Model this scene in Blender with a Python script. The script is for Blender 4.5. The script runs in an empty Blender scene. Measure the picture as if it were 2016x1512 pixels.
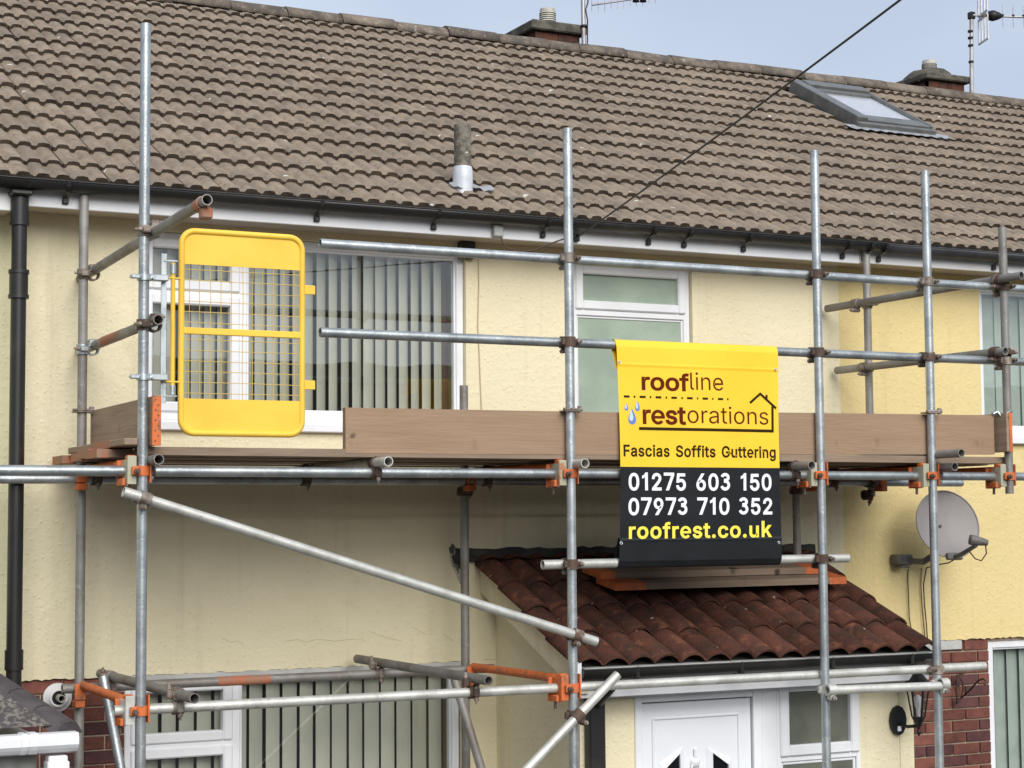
import bpy, math, random
from math import sin, cos, pi, radians, sqrt
from mathutils import Vector, Matrix
random.seed(7)
S = bpy.context.scene
COL = S.collection

# ------------------------------------------------------------------ camera
F_PX, YAW, PITCH, ROLL = 3641.564, radians(26.575), radians(4.3604), radians(-0.4419)
CAM = Vector((0, -9.7, 2.9))
_f = Vector((sin(YAW)*cos(PITCH), cos(YAW)*cos(PITCH), sin(PITCH)))
_r = Vector((cos(YAW), -sin(YAW), 0)); _u = _r.cross(_f)
RIGHT = _r*cos(ROLL)+_u*sin(ROLL); UP = -_r*sin(ROLL)+_u*cos(ROLL)
cam = bpy.data.cameras.new('camera'); co = bpy.data.objects.new('camera', cam); COL.objects.link(co)
m = Matrix((RIGHT, UP, -_f)).transposed().to_4x4(); m.translation = CAM
co.matrix_world = m
cam.sensor_width = 36; cam.lens = F_PX/2016*36; cam.clip_end = 3000; cam.clip_start = .05
S.camera = co
def ray(x, y): return RIGHT*((x-1008)/F_PX) - UP*((y-756)/F_PX) + _f
def at(x, y, Y): d = ray(x, y); return CAM+d*((Y-CAM.y)/d.y)
def atx(x, y, X): d = ray(x, y); return CAM+d*((X-CAM.x)/d.x)
def proj(p):
    q = Vector(p)-CAM; w = q.dot(_f)
    return q.dot(RIGHT)/w*F_PX+1008, -q.dot(UP)/w*F_PX+756, w

# ------------------------------------------------------------------ sky, sun, exposure
SUN_EL, SUN_AZ = radians(33), radians(184)       # azimuth: where the light comes from, clockwise from +Y
W = bpy.data.worlds.new('World'); S.world = W; W.use_nodes = True
nt = W.node_tree; nt.nodes.clear()
def N(t, k, **kw):
    n = t.nodes.new(k)
    for a, b in kw.items(): setattr(n, a, b)
    return n
sky = N(nt, 'ShaderNodeTexSky', sky_type='NISHITA', sun_disc=False, sun_elevation=SUN_EL, sun_rotation=SUN_AZ)
tc = N(nt, 'ShaderNodeTexCoord'); mp = N(nt, 'ShaderNodeMapping'); mp.inputs['Scale'].default_value = (1, 1, 2.2)
nz = N(nt, 'ShaderNodeTexNoise'); nz.inputs['Scale'].default_value = 2.2; nz.inputs['Detail'].default_value = 5; nz.inputs['Roughness'].default_value = .45
cr = N(nt, 'ShaderNodeValToRGB')
cr.color_ramp.elements[0].position = .36; cr.color_ramp.elements[0].color = (2.05, 2.32, 2.85, 1)
cr.color_ramp.elements[1].position = .64; cr.color_ramp.elements[1].color = (2.75, 3.05, 3.5, 1)
mx = N(nt, 'ShaderNodeMixRGB'); mx.inputs[0].default_value = .92
bg = N(nt, 'ShaderNodeBackground'); bg.inputs['Strength'].default_value = .109
wo = N(nt, 'ShaderNodeOutputWorld')
L = nt.links.new
L(tc.outputs['Generated'], mp.inputs['Vector']); L(mp.outputs[0], nz.inputs['Vector']); L(nz.outputs['Fac'], cr.inputs[0])
L(sky.outputs[0], mx.inputs[1]); L(cr.outputs[0], mx.inputs[2]); L(mx.outputs[0], bg.inputs[0]); L(bg.outputs[0], wo.inputs[0])
sl = bpy.data.lights.new('sun', 'SUN'); sl.energy = 1.5; sl.angle = radians(46); sl.color = (1, .965, .91)
so = bpy.data.objects.new('sun', sl); COL.objects.link(so); so.location = (0, -20, 30)
sd = Vector((sin(SUN_AZ)*cos(SUN_EL), cos(SUN_AZ)*cos(SUN_EL), sin(SUN_EL)))
so.rotation_euler = sd.to_track_quat('Z', 'Y').to_euler()
S.view_settings.view_transform = 'Standard'; S.view_settings.look = 'None'
S.view_settings.exposure = 1.25; S.view_settings.gamma = 1; S.view_settings.use_curve_mapping = False
S.render.resolution_x = 1024; S.render.resolution_y = 768
S.render.engine = 'CYCLES'

# ------------------------------------------------------------------ materials
def lin(r, g, b):
    f = lambda c: (c/255/12.92) if c/255 <= .04045 else ((c/255+.055)/1.055)**2.4
    return (f(r), f(g), f(b))
MATS = {}
def mat(name, col, rough=.6, metal=0., col2=None, nscale=6., lo=.4, hi=.65, detail=5., stretch=None, rnd=0., bump=0., bscale=80., bkind='noise',
        spots=None, spec=.5, col3=None, n3=30., lo3=.55, hi3=.7, coords='pos', island=False, bdist=.01):
    M = bpy.data.materials.new(name); M.use_nodes = True; t = M.node_tree; b = t.nodes['Principled BSDF']; l = t.links.new
    b.inputs['Roughness'].default_value = rough; b.inputs['Metallic'].default_value = metal; b.inputs['Specular IOR Level'].default_value = spec
    rgb = N(t, 'ShaderNodeRGB'); rgb.outputs[0].default_value = (*col, 1); c = rgb.outputs[0]
    geo = N(t, 'ShaderNodeNewGeometry'); oi = N(t, 'ShaderNodeObjectInfo'); P = geo.outputs['Position']
    if coords == 'obj':
        tcx = N(t, 'ShaderNodeTexCoord'); P = tcx.outputs['Object']
    off = N(t, 'ShaderNodeVectorMath', operation='ADD'); sc = N(t, 'ShaderNodeMath', operation='MULTIPLY'); sc.inputs[1].default_value = 37.
    l(oi.outputs['Random'], sc.inputs[0]); l(P, off.inputs[0]); l(sc.outputs[0], off.inputs[1])
    V = off.outputs[0] if coords != 'posonly' else P
    if stretch:
        mpn = N(t, 'ShaderNodeMapping'); mpn.inputs['Scale'].default_value = stretch; l(V, mpn.inputs['Vector']); VS = mpn.outputs[0]
    else: VS = V
    def layer(c, colx, scale, a, z, vec):
        n = N(t, 'ShaderNodeTexNoise'); n.inputs['Scale'].default_value = scale; n.inputs['Detail'].default_value = detail; n.inputs['Roughness'].default_value = .6
        l(vec, n.inputs['Vector'])
        mr = N(t, 'ShaderNodeMapRange', interpolation_type='SMOOTHSTEP'); mr.inputs['From Min'].default_value = a; mr.inputs['From Max'].default_value = z
        l(n.outputs['Fac'], mr.inputs['Value'])
        mm = N(t, 'ShaderNodeMixRGB'); mm.inputs[2].default_value = (*colx, 1); l(mr.outputs[0], mm.inputs[0]); l(c, mm.inputs[1])
        return mm.outputs[0]
    if col2: c = layer(c, col2, nscale, lo, hi, VS)
    if col3: c = layer(c, col3, n3, lo3, hi3, V)
    if rnd:
        r = oi.outputs['Random']
        if island:
            ad = N(t, 'ShaderNodeMath', operation='ADD'); l(r, ad.inputs[0]); l(geo.outputs['Random Per Island'], ad.inputs[1])
            fr = N(t, 'ShaderNodeMath', operation='FRACT'); l(ad.outputs[0], fr.inputs[0]); r = fr.outputs[0]
        mr = N(t, 'ShaderNodeMapRange'); mr.inputs['To Min'].default_value = 1-rnd; mr.inputs['To Max'].default_value = 1+rnd; l(r, mr.inputs['Value'])
        hs = N(t, 'ShaderNodeHueSaturation'); l(mr.outputs[0], hs.inputs['Value']); l(c, hs.inputs['Color']); c = hs.outputs[0]
    if spots:
        scol, sscale, thr = spots
        v = N(t, 'ShaderNodeTexNoise'); v.inputs['Scale'].default_value = sscale; v.inputs['Detail'].default_value = 1.5; l(P, v.inputs['Vector'])
        mr = N(t, 'ShaderNodeMapRange', interpolation_type='SMOOTHSTEP'); mr.inputs['From Min'].default_value = thr; mr.inputs['From Max'].default_value = thr+.03
        l(v.outputs['Fac'], mr.inputs['Value'])
        mm = N(t, 'ShaderNodeMixRGB'); mm.inputs[2].default_value = (*scol, 1); l(mr.outputs[0], mm.inputs[0]); l(c, mm.inputs[1]); c = mm.outputs[0]
    l(c, b.inputs['Base Color'])
    if bump:
        if bkind == 'noise':
            n = N(t, 'ShaderNodeTexNoise'); n.inputs['Scale'].default_value = bscale; n.inputs['Detail'].default_value = 4; o = n.outputs['Fac']
        else:
            n = N(t, 'ShaderNodeTexVoronoi', feature='SMOOTH_F1'); n.inputs['Scale'].default_value = bscale; o = n.outputs['Distance']
        l(VS if bkind == 'noise' else V, n.inputs['Vector'])
        bp = N(t, 'ShaderNodeBump'); bp.inputs['Strength'].default_value = bump; bp.inputs['Distance'].default_value = bdist
        l(o, bp.inputs['Height']); l(bp.outputs[0], b.inputs['Normal'])
    MATS[name] = M
    return M

def render_mat(name, col, col2, stain, crack=False):
    """rough-cast painted render: two scales of lumps, faint staining, optional hair cracks"""
    M = mat(name, col, .9, col2=col2, nscale=1.3, lo=.4, hi=.75, coords='posonly', spec=.2, col3=stain, n3=3.2, lo3=.58, hi3=.85)
    t = M.node_tree; b = t.nodes['Principled BSDF']; l = t.links.new
    geo = N(t, 'ShaderNodeNewGeometry')
    src = b.inputs['Base Color'].links[0].from_socket; mpv = N(t, 'ShaderNodeMapping'); mpv.inputs['Scale'].default_value = (9, 9, .55); l(geo.outputs['Position'], mpv.inputs['Vector'])
    st = N(t, 'ShaderNodeTexNoise'); st.inputs['Scale'].default_value = 1.; st.inputs['Detail'].default_value = 5; st.inputs['Roughness'].default_value = .62; l(mpv.outputs[0], st.inputs['Vector'])
    sr = N(t, 'ShaderNodeMapRange', interpolation_type='SMOOTHSTEP'); sr.inputs['From Min'].default_value = .52; sr.inputs['From Max'].default_value = .78; sr.inputs['To Max'].default_value = .5; l(st.outputs['Fac'], sr.inputs['Value'])
    sm_ = N(t, 'ShaderNodeMixRGB'); sm_.inputs[2].default_value = (stain[0]*.85, stain[1]*.85, stain[2]*.85, 1); l(sr.outputs[0], sm_.inputs[0]); l(src, sm_.inputs[1]); l(sm_.outputs[0], b.inputs['Base Color'])
    n1 = N(t, 'ShaderNodeTexNoise'); n1.inputs['Scale'].default_value = 26; n1.inputs['Detail'].default_value = 3
    n2 = N(t, 'ShaderNodeTexNoise'); n2.inputs['Scale'].default_value = 110; n2.inputs['Detail'].default_value = 2
    v = N(t, 'ShaderNodeTexVoronoi', feature='F1'); v.inputs['Scale'].default_value = 34; v.inputs['Randomness'].default_value = 1
    for n in (n1, n2, v): l(geo.outputs['Position'], n.inputs['Vector'])
    mr = N(t, 'ShaderNodeMapRange'); mr.inputs['From Min'].default_value = .05; mr.inputs['From Max'].default_value = .35; mr.inputs['To Min'].default_value = .8; mr.inputs['To Max'].default_value = 0
    l(v.outputs['Distance'], mr.inputs['Value'])
    mk = N(t, 'ShaderNodeMath', operation='MULTIPLY'); l(mr.outputs[0], mk.inputs[0]); l(n1.outputs['Fac'], mk.inputs[1])
    a1 = N(t, 'ShaderNodeMath', operation='ADD'); l(mk.outputs[0], a1.inputs[0]); l(n1.outputs['Fac'], a1.inputs[1])
    a2 = N(t, 'ShaderNodeMath', operation='MULTIPLY_ADD'); a2.inputs[1].default_value = .35; l(n2.outputs['Fac'], a2.inputs[0]); l(a1.outputs[0], a2.inputs[2])
    bp = N(t, 'ShaderNodeBump'); bp.inputs['Strength'].default_value = .5; bp.inputs['Distance'].default_value = .010
    l(a2.outputs[0], bp.inputs['Height']); l(bp.outputs[0], b.inputs['Normal'])
    return M

CREAM = render_mat('cream_render', (.77, .695, .485), (.73, .65, .445), (.63, .55, .365))
YELLOW = render_mat('yellow_render', (.74, .60, .30), (.70, .56, .265), (.60, .49, .25))
PALE = render_mat('pale_yellow_render', (.74, .70, .45), (.69, .65, .42), (.55, .52, .33))
TILE = mat('concrete_tile', (.285, .225, .168), .92, col2=(.205, .165, .128), nscale=7, lo=.35, hi=.68, rnd=.09, island=True, col3=(.15, .125, .098), n3=22, lo3=.5, hi3=.75,
           bump=.5, bscale=160, spots=((.58, .56, .5), 11., .735), spec=.2)
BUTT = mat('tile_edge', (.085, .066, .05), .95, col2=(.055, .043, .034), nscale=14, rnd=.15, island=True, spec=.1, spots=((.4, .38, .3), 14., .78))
RIDGE = mat('ridge_concrete', (.215, .175, .14), .95, col2=(.11, .095, .08), nscale=9, lo=.35, hi=.65, rnd=.15, col3=(.33, .31, .27), n3=22, lo3=.58, hi3=.72, bump=.7, bscale=60, spec=.15)
MORTARW = mat('ridge_mortar', (.42, .40, .36), .95, col2=(.10, .085, .07), nscale=20, lo=.42, hi=.56, bump=.8, bscale=40, spec=.15)
CLAY = mat('clay_tile', (.115, .048, .034), .95, col2=(.06, .036, .029), nscale=9, lo=.35, hi=.7, rnd=.22, island=True, col3=(.21, .088, .052), n3=11, lo3=.52, hi3=.74,
           bump=.6, bscale=90, spots=((.42, .36, .28), 19., .75), spec=.08)
UNDER = mat('underlay', (.025, .022, .02), .95)
PVC = mat('white_upvc', (.80, .81, .83), .32, col2=(.74, .75, .77), nscale=2.5, spec=.4)
PVCD = mat('weathered_white_upvc', (.74, .735, .73), .5, col2=(.56, .53, .47), nscale=4, stretch=(.35, 1, 1), lo=.45, hi=.8)
SOFFIT = mat('soffit_board', (.46, .40, .32), .7, col2=(.38, .33, .26), nscale=3)
GREYTRIM = mat('grey_trim', (.52, .52, .50), .6, col2=(.42, .42, .40), nscale=5)
BLACKP = mat('black_plastic', (.014, .0135, .013), .42, col2=(.035, .03, .026), nscale=4, lo=.5, hi=.8)
GUTG = mat('grey_gutter', (.035, .036, .042), .45, col2=(.06, .06, .065), nscale=4)
GALV = mat('galvanised_tube', (.47, .50, .505), .42, .72, col2=(.30, .325, .335), nscale=7, lo=.35, hi=.68, rnd=.12, col3=(.62, .64, .63), n3=40, lo3=.55, hi3=.75, bump=.12, bscale=90)
GALVD = mat('dull_scaffold_tube', (.30, .29, .27), .6, .45, col2=(.20, .175, .15), nscale=6, lo=.35, hi=.7, rnd=.15, col3=(.40, .40, .38), n3=24, lo3=.55, hi3=.75, bump=.15, bscale=80)
GALVP = mat('pale_scaffold_tube', (.60, .60, .56), .5, .45, col2=(.44, .43, .39), nscale=9, lo=.35, hi=.7, rnd=.1, col3=(.28, .26, .23), n3=22, lo3=.6, hi3=.8, bump=.15, bscale=80)
RUSTY = mat('rusty_steel', (.135, .08, .055), .8, .3, col2=(.10, .07, .055), nscale=25, lo=.4, hi=.6, rnd=.25, col3=(.33, .30, .27), n3=18, lo3=.55, hi3=.7, bump=.4, bscale=150)
STEELC = mat('dull_coupler', (.33, .29, .25), .6, .5, col2=(.18, .13, .10), nscale=22, lo=.4, hi=.65, rnd=.2, bump=.3, bscale=150)
ZINC = mat('zinc_plated', (.55, .60, .61), .35, .8, col2=(.40, .44, .45), nscale=20)
ORANGE = mat('orange_paint', (.64, .15, .035), .6, col2=(.44, .115, .04), nscale=11, lo=.42, hi=.7, col3=(.22, .12, .075), n3=34, lo3=.56, hi3=.68, bump=.1, bscale=70)
ORANGED = mat('worn_orange_paint', (.42, .15, .075), .75, col2=(.27, .18, .13), nscale=12, lo=.4, hi=.62)
PLATE = mat('pale_jaw_plate', (.42, .41, .30), .6, .2, col2=(.40, .18, .08), nscale=16, lo=.52, hi=.66)
def wood(name, c1, c2, c3, grain=(.9, 9, 9)):
    return mat(name, c1, .82, spots=((c3[0]*.6, c3[1]*.6, c3[2]*.6), 5.2, .70), col2=c2, nscale=2.2, lo=.32, hi=.75, stretch=grain, detail=7, col3=c3, n3=7, lo3=.6, hi3=.78, bump=.25, bscale=9, rnd=.08, spec=.2)
WOOD = wood('toe_board_wood', (.325, .222, .147), (.285, .19, .125), (.20, .135, .095))
WOODY = wood('cross_board_wood', (.34, .25, .18), (.25, .185, .135), (.16, .12, .09), (14, .9, 14))
WOODD = wood('deck_board_wood', (.27, .20, .145), (.19, .14, .10), (.12, .09, .07))
GATEY = mat('yellow_gate_paint', (.86, .56, .065), .42, col2=(.82, .50, .05), nscale=3, col3=(.70, .40, .05), n3=60, lo3=.68, hi3=.75, spec=.4)
BANY = mat('banner_yellow', (.92, .58, .035), .5, col2=(.88, .545, .03), nscale=3, spec=.35)
BANK = mat('banner_black', (.0095, .011, .0125), .45, col2=(.013, .015, .017), nscale=5, spec=.3)
INK_BROWN = mat('print_brown', (.115, .016, .003), .6, spec=.1)
INK_DARK = mat('print_dark_brown', (.030, .018, .004), .6, spec=.1)
INK_WHITE = mat('print_white', (.84, .86, .92), .5)
INK_YELLOW = mat('print_yellow', (.93, .76, .08), .5)
INK_BLUE = mat('print_blue', (.12, .22, .50), .4)
INK_PALE = mat('print_pale_blue', (.55, .64, .80), .4)
LEAD = mat('lead_flashing', (.50, .53, .57), .5, .15, col2=(.62, .64, .68), nscale=12, bump=.3, bscale=30)
LEADD = mat('weathered_lead', (.27, .28, .30), .6, .1, col2=(.36, .37, .39), nscale=12, bump=.3, bscale=30)
BITUMEN = mat('bitumen_flashing', (.028, .026, .026), .85, col2=(.06, .055, .05), nscale=9, bump=.5, bscale=40)
ASBEST = mat('mottled_pipe', (.20, .18, .15), .95, col2=(.09, .08, .065), nscale=26, lo=.4, hi=.6, bump=.4, bscale=90, spots=((.5, .48, .42), 30., .72))
CONC = mat('weathered_concrete', (.14, .125, .10), .95, col2=(.07, .065, .055), nscale=9, lo=.38, hi=.62, bump=.5, bscale=60, spots=((.34, .33, .27), 12., .70), spec=.15)
POT = mat('louvre_pot', (.52, .50, .44), .7, col2=(.38, .36, .31), nscale=16)
BRICKD = mat('chimney_brick', (.10, .042, .028), .9, col2=(.05, .03, .025), nscale=12, spec=.15)
BRICK = mat('red_brick', (.19, .072, .053), .88, col2=(.13, .052, .042), nscale=16, lo=.4, hi=.66, rnd=.34, col3=(.25, .16, .13), n3=26, lo3=.64, hi3=.8, bump=.35, bscale=120, spec=.2)
BRICKP = mat('purple_brick', (.085, .04, .042), .88, col2=(.12, .05, .045), nscale=16, rnd=.25, bump=.35, bscale=120, spec=.2)
MORTAR = mat('brick_mortar', (.43, .33, .25), .95, col2=(.34, .27, .21), nscale=20, bump=.4, bscale=150, spec=.1)
FELT = mat('mineral_felt', (.085, .075, .078), .95, col2=(.21, .19, .165), nscale=38, lo=.45, hi=.6, bump=.6, bscale=120, spec=.1)
SLATE = mat('dark_hip_cap', (.055, .046, .05), .85, col2=(.085, .072, .075), nscale=7, bump=.3, bscale=60)
SLAT = mat('blind_fabric', (.59, .57, .49), .85, col2=(.535, .53, .46), nscale=5, rnd=.06, spec=.1)
SLATG = mat('green_blind_fabric', (.47, .52, .47), .85, col2=(.40, .45, .405), nscale=5, spec=.1)
ROOM = mat('room_lining', (.16, .13, .10), .95)
ROOMW = mat('room_curtain', (.13, .075, .05), .9, col2=(.10, .055, .04), nscale=6)
DISHM = mat('dish_grey', (.30, .275, .265), .55, col2=(.27, .25, .245), nscale=4)
DISHD = mat('dish_dark_grey', (.10, .095, .095), .55, col2=(.16, .15, .14), nscale=14)
CABLE = mat('cable_brown', (.06, .04, .026), .6)
CABLEK = mat('cable_black', (.02, .018, .017), .6)
IRON = mat('black_iron', (.012, .012, .013), .5, .1, spec=.4)
RUSTIRON = mat('rusty_iron', (.06, .03, .024), .8, col2=(.03, .02, .018), nscale=30)
ALU = mat('aerial_aluminium', (.42, .40, .40), .45, .6, col2=(.30, .27, .26), nscale=8)
RWFRAME = mat('roof_window_grey', (.16, .165, .16), .4, .35, col2=(.12, .12, .115), nscale=7)
GREYBOX = mat('grey_box', (.36, .36, .34), .6, col2=(.28, .28, .26), nscale=12)
ASPH = mat('asphalt', (.055, .055, .056), .95, col2=(.04, .04, .04), nscale=3, bump=.3, bscale=100)
PAVE = mat('paving', (.075, .075, .07), .9, col2=(.055, .055, .05), nscale=1.2)
OPPW = mat('opposite_render', (.42, .37, .28), .9, col2=(.36, .31, .24), nscale=1)
OPPR = mat('opposite_roof', (.10, .085, .07), .9)
DOORW = mat('white_door', (.78, .80, .83), .3, col2=(.74, .76, .79), nscale=2, spec=.45)
BLACKGLASS = mat('dark_glass', (.006, .006, .007), .05)
def glass_mat(name, tint, fres=.06, rough=0.):
    M = bpy.data.materials.new(name); M.use_nodes = True; t = M.node_tree; t.nodes.clear(); l = t.links.new
    o = N(t, 'ShaderNodeOutputMaterial'); mxs = N(t, 'ShaderNodeMixShader'); tr = N(t, 'ShaderNodeBsdfTransparent'); gl = N(t, 'ShaderNodeBsdfGlossy')
    tr.inputs[0].default_value = (*tint, 1); gl.inputs['Roughness'].default_value = rough
    lw = N(t, 'ShaderNodeLayerWeight'); pw = N(t, 'ShaderNodeMath', operation='POWER'); pw.inputs[1].default_value = 4.; l(lw.outputs['Facing'], pw.inputs[0])
    mm = N(t, 'ShaderNodeMath', operation='MULTIPLY_ADD'); mm.inputs[1].default_value = .9; mm.inputs[2].default_value = fres; mm.use_clamp = True
    nn = N(t, 'ShaderNodeTexNoise'); nn.inputs['Scale'].default_value = 1.2
    bp = N(t, 'ShaderNodeBump'); bp.inputs['Strength'].default_value = .03; bp.inputs['Distance'].default_value = .05
    ge = N(t, 'ShaderNodeNewGeometry'); l(ge.outputs['Position'], nn.inputs['Vector']); l(nn.outputs['Fac'], bp.inputs['Height']); l(bp.outputs[0], gl.inputs['Normal'])
    l(pw.outputs[0], mm.inputs[0]); l(mm.outputs[0], mxs.inputs[0]); l(tr.outputs[0], mxs.inputs[1]); l(gl.outputs[0], mxs.inputs[2]); l(mxs.outputs[0], o.inputs[0])
    return M
GLASS = glass_mat('window_glass', (.96, .975, .965), .085)
GLASSR = glass_mat('roof_window_glass', (.99, .99, .995), .02, .02)
FROST = mat('obscured_glass', (.34, .42, .33), .28, col2=(.27, .34, .27), nscale=2.5, bump=.25, bscale=240, spec=.6)
FROSTD = mat('obscured_dark_glass', (.15, .155, .12), .3, col2=(.10, .105, .085), nscale=4, bump=.25, bscale=240, spec=.5)
LAMPG = glass_mat('lantern_glass', (.9, .9, .88), .10)

# ------------------------------------------------------------------ mesh tools
WL = {}
def wloc(o): return WL.get(o.name, Vector((0, 0, 0))) if o else Vector((0, 0, 0))
def link(o, parent, loc):
    """loc is a world position; parents are never rotated"""
    COL.objects.link(o)
    if parent: o.parent = parent
    o.location = Vector(loc)-wloc(parent); WL[o.name] = Vector(loc)
    return o
def tag(o, label=None, cat=None, group=None, kind=None):
    for k, v in (('label', label), ('category', cat), ('group', group), ('kind', kind)):
        if v: o[k] = v
    return o
def empty(name, loc, parent=None):
    o = bpy.data.objects.new(name, None); o.empty_display_size = .1
    return link(o, parent, loc)
class MB:
    def __init__(s): s.v = []; s.f = []; s.m = []; s.s = []
    def add(s, vs, fs, mi=0, smooth=False):
        n = len(s.v); s.v += [Vector(p) for p in vs]
        for f in fs: s.f.append([n+i for i in f]); s.m.append(mi); s.s.append(smooth)
        return s
    def box(s, a, b, mi=0, bev=0.):
        x0, y0, z0 = (min(a[i], b[i]) for i in range(3)); x1, y1, z1 = (max(a[i], b[i]) for i in range(3))
        return s.obox(Vector(((x0+x1)/2, (y0+y1)/2, (z0+z1)/2)), (Vector((1, 0, 0)), Vector((0, 1, 0)), Vector((0, 0, 1))), ((x1-x0)/2, (y1-y0)/2, (z1-z0)/2), mi, bev)
    def obox(s, c, ax, h, mi=0, bev=0.):
        c = Vector(c); X, Y, Z = ax
        if bev <= 0:
            vs = [c+X*(h[0]*i)+Y*(h[1]*j)+Z*(h[2]*k) for k in (-1, 1) for j in (-1, 1) for i in (-1, 1)]
            return s.add(vs, [(0, 2, 3, 1), (4, 5, 7, 6), (0, 1, 5, 4), (2, 6, 7, 3), (0, 4, 6, 2), (1, 3, 7, 5)], mi)
        vs = []; idx = {}
        for k in (-1, 1):
            for j in (-1, 1):
                for i in (-1, 1):
                    for a in range(3):
                        hh = [h[q]-(0 if q == a else bev) for q in range(3)]
                        idx[(i, j, k, a)] = len(vs); vs.append(c+X*(hh[0]*i)+Y*(hh[1]*j)+Z*(hh[2]*k))
        fs = []
        for a in range(3):
            for sg in (-1, 1):
                q = []
                for (p, r) in ((-1, -1), (1, -1), (1, 1), (-1, 1)):
                    t = [0, 0, 0]; t[a] = sg; t[(a+1) % 3] = p; t[(a+2) % 3] = r; q.append(idx[(t[0], t[1], t[2], a)])
                fs.append(q if sg > 0 else q[::-1])
        for a in range(3):
            b1, b2 = (a+1) % 3, (a+2) % 3
            for s1 in (-1, 1):
                for s2 in (-1, 1):
                    def I(t0, ax_):
                        t = [0, 0, 0]; t[a] = t0; t[b1] = s1; t[b2] = s2; return idx[(t[0], t[1], t[2], ax_)]
                    q = [I(-1, b1), I(1, b1), I(1, b2), I(-1, b2)]; fs.append(q if s1*s2 > 0 else q[::-1])
        for i in (-1, 1):
            for j in (-1, 1):
                for k in (-1, 1):
                    q = [idx[(i, j, k, 0)], idx[(i, j, k, 1)], idx[(i, j, k, 2)]]; fs.append(q if i*j*k > 0 else q[::-1])
        return s.add(vs, fs, mi)
    @staticmethod
    def frame(d):
        d = d.normalized(); a = Vector((0, 0, 1)) if abs(d.z) < .9 else Vector((1, 0, 0))
        x = d.cross(a).normalized(); return x, d.cross(x).normalized(), d
    def tube(s, p0, p1, r, n=16, wall=0., mi=0, r1=None):
        p0 = Vector(p0); p1 = Vector(p1); x, y, d = s.frame(p1-p0); r1 = r if r1 is None else r1
        ring = lambda p, rr: [p+x*(rr*cos(2*pi*i/n))+y*(rr*sin(2*pi*i/n)) for i in range(n)]
        side = lambda a, b: [(a+i, a+(i+1) % n, b+(i+1) % n, b+i) for i in range(n)]
        if wall:
            s.add(ring(p0, r)+ring(p1, r1), side(0, n), mi, True)
            s.add(ring(p1, r-wall)+ring(p0, r-wall), side(0, n), mi, True)
            s.add(ring(p0, r-wall)+ring(p0, r), side(0, n), mi); s.add(ring(p1, r1)+ring(p1, r1-wall), side(0, n), mi)
        else:
            s.add(ring(p0, r)+ring(p1, r1), side(0, n), mi, True)
            s.add(ring(p0, r), [tuple(range(n))[::-1]], mi); s.add(ring(p1, r1), [tuple(range(n))], mi)
        return s
    def poly(s, pts, r, n=8, mi=0, caps=True):
        pts = [Vector(p) for p in pts]; x, y, d = s.frame(pts[1]-pts[0]); base = len(s.v); vs = []; fs = []
        for k, p in enumerate(pts):
            t = (pts[min(k+1, len(pts)-1)]-pts[max(k-1, 0)]).normalized()
            x = (x-t*x.dot(t)).normalized(); y = t.cross(x)
            rr = r[k] if isinstance(r, (list, tuple)) else r
            vs += [p+x*(rr*cos(2*pi*i/n))+y*(rr*sin(2*pi*i/n)) for i in range(n)]
        for k in range(len(pts)-1):
            fs += [(k*n+i, k*n+(i+1) % n, (k+1)*n+(i+1) % n, (k+1)*n+i) for i in range(n)]
        s.add(vs, fs, mi, True)
        if caps:
            s.add(vs[:n], [tuple(range(n))[::-1]], mi); s.add(vs[-n:], [tuple(range(n))], mi)
        return s
    def lathe(s, c, axis, prof, n=20, mi=0, smooth=True):
        c = Vector(c); x, y, d = s.frame(Vector(axis)); vs = []
        for (r, h) in prof: vs += [c+d*h+x*(r*cos(2*pi*i/n))+y*(r*sin(2*pi*i/n)) for i in range(n)]
        fs = [(k*n+i, k*n+(i+1) % n, (k+1)*n+(i+1) % n, (k+1)*n+i) for k in range(len(prof)-1) for i in range(n)]
        return s.add(vs, fs, mi, smooth)
    def prism(s, pts, d, mi=0):
        """closed outline pts (list of vectors) extruded by d"""
        pts = [Vector(p) for p in pts]; d = Vector(d); n = len(pts)
        nrm = Vector((0, 0, 0))
        for i in range(n): nrm += pts[i].cross(pts[(i+1) % n])
        if nrm.dot(d) > 0: pts = pts[::-1]
        s.add(pts+[p+d for p in pts], [tuple(range(n)), tuple(range(2*n-1, n-1, -1))]+[((i+1) % n, i, n+i, n+(i+1) % n) for i in range(n)], mi)
        return s
    def mesh(s, name, mats, origin=Vector((0, 0, 0))):
        me = bpy.data.meshes.new(name); me.from_pydata([tuple(p-origin) for p in s.v], [], s.f)
        for q in (mats if isinstance(mats, (list, tuple)) else [mats]): me.materials.append(q)
        me.polygons.foreach_set('material_index', s.m); me.polygons.foreach_set('use_smooth', s.s); me.update()
        return me
    def build(s, name, mats, parent=None, base=False):
        lo = Vector(min(p[i] for p in s.v) for i in range(3)); hi = Vector(max(p[i] for p in s.v) for i in range(3)); c = (lo+hi)/2
        if base: c.z = lo.z
        return link(bpy.data.objects.new(name, s.mesh(name, mats, c)), parent, c)

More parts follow.
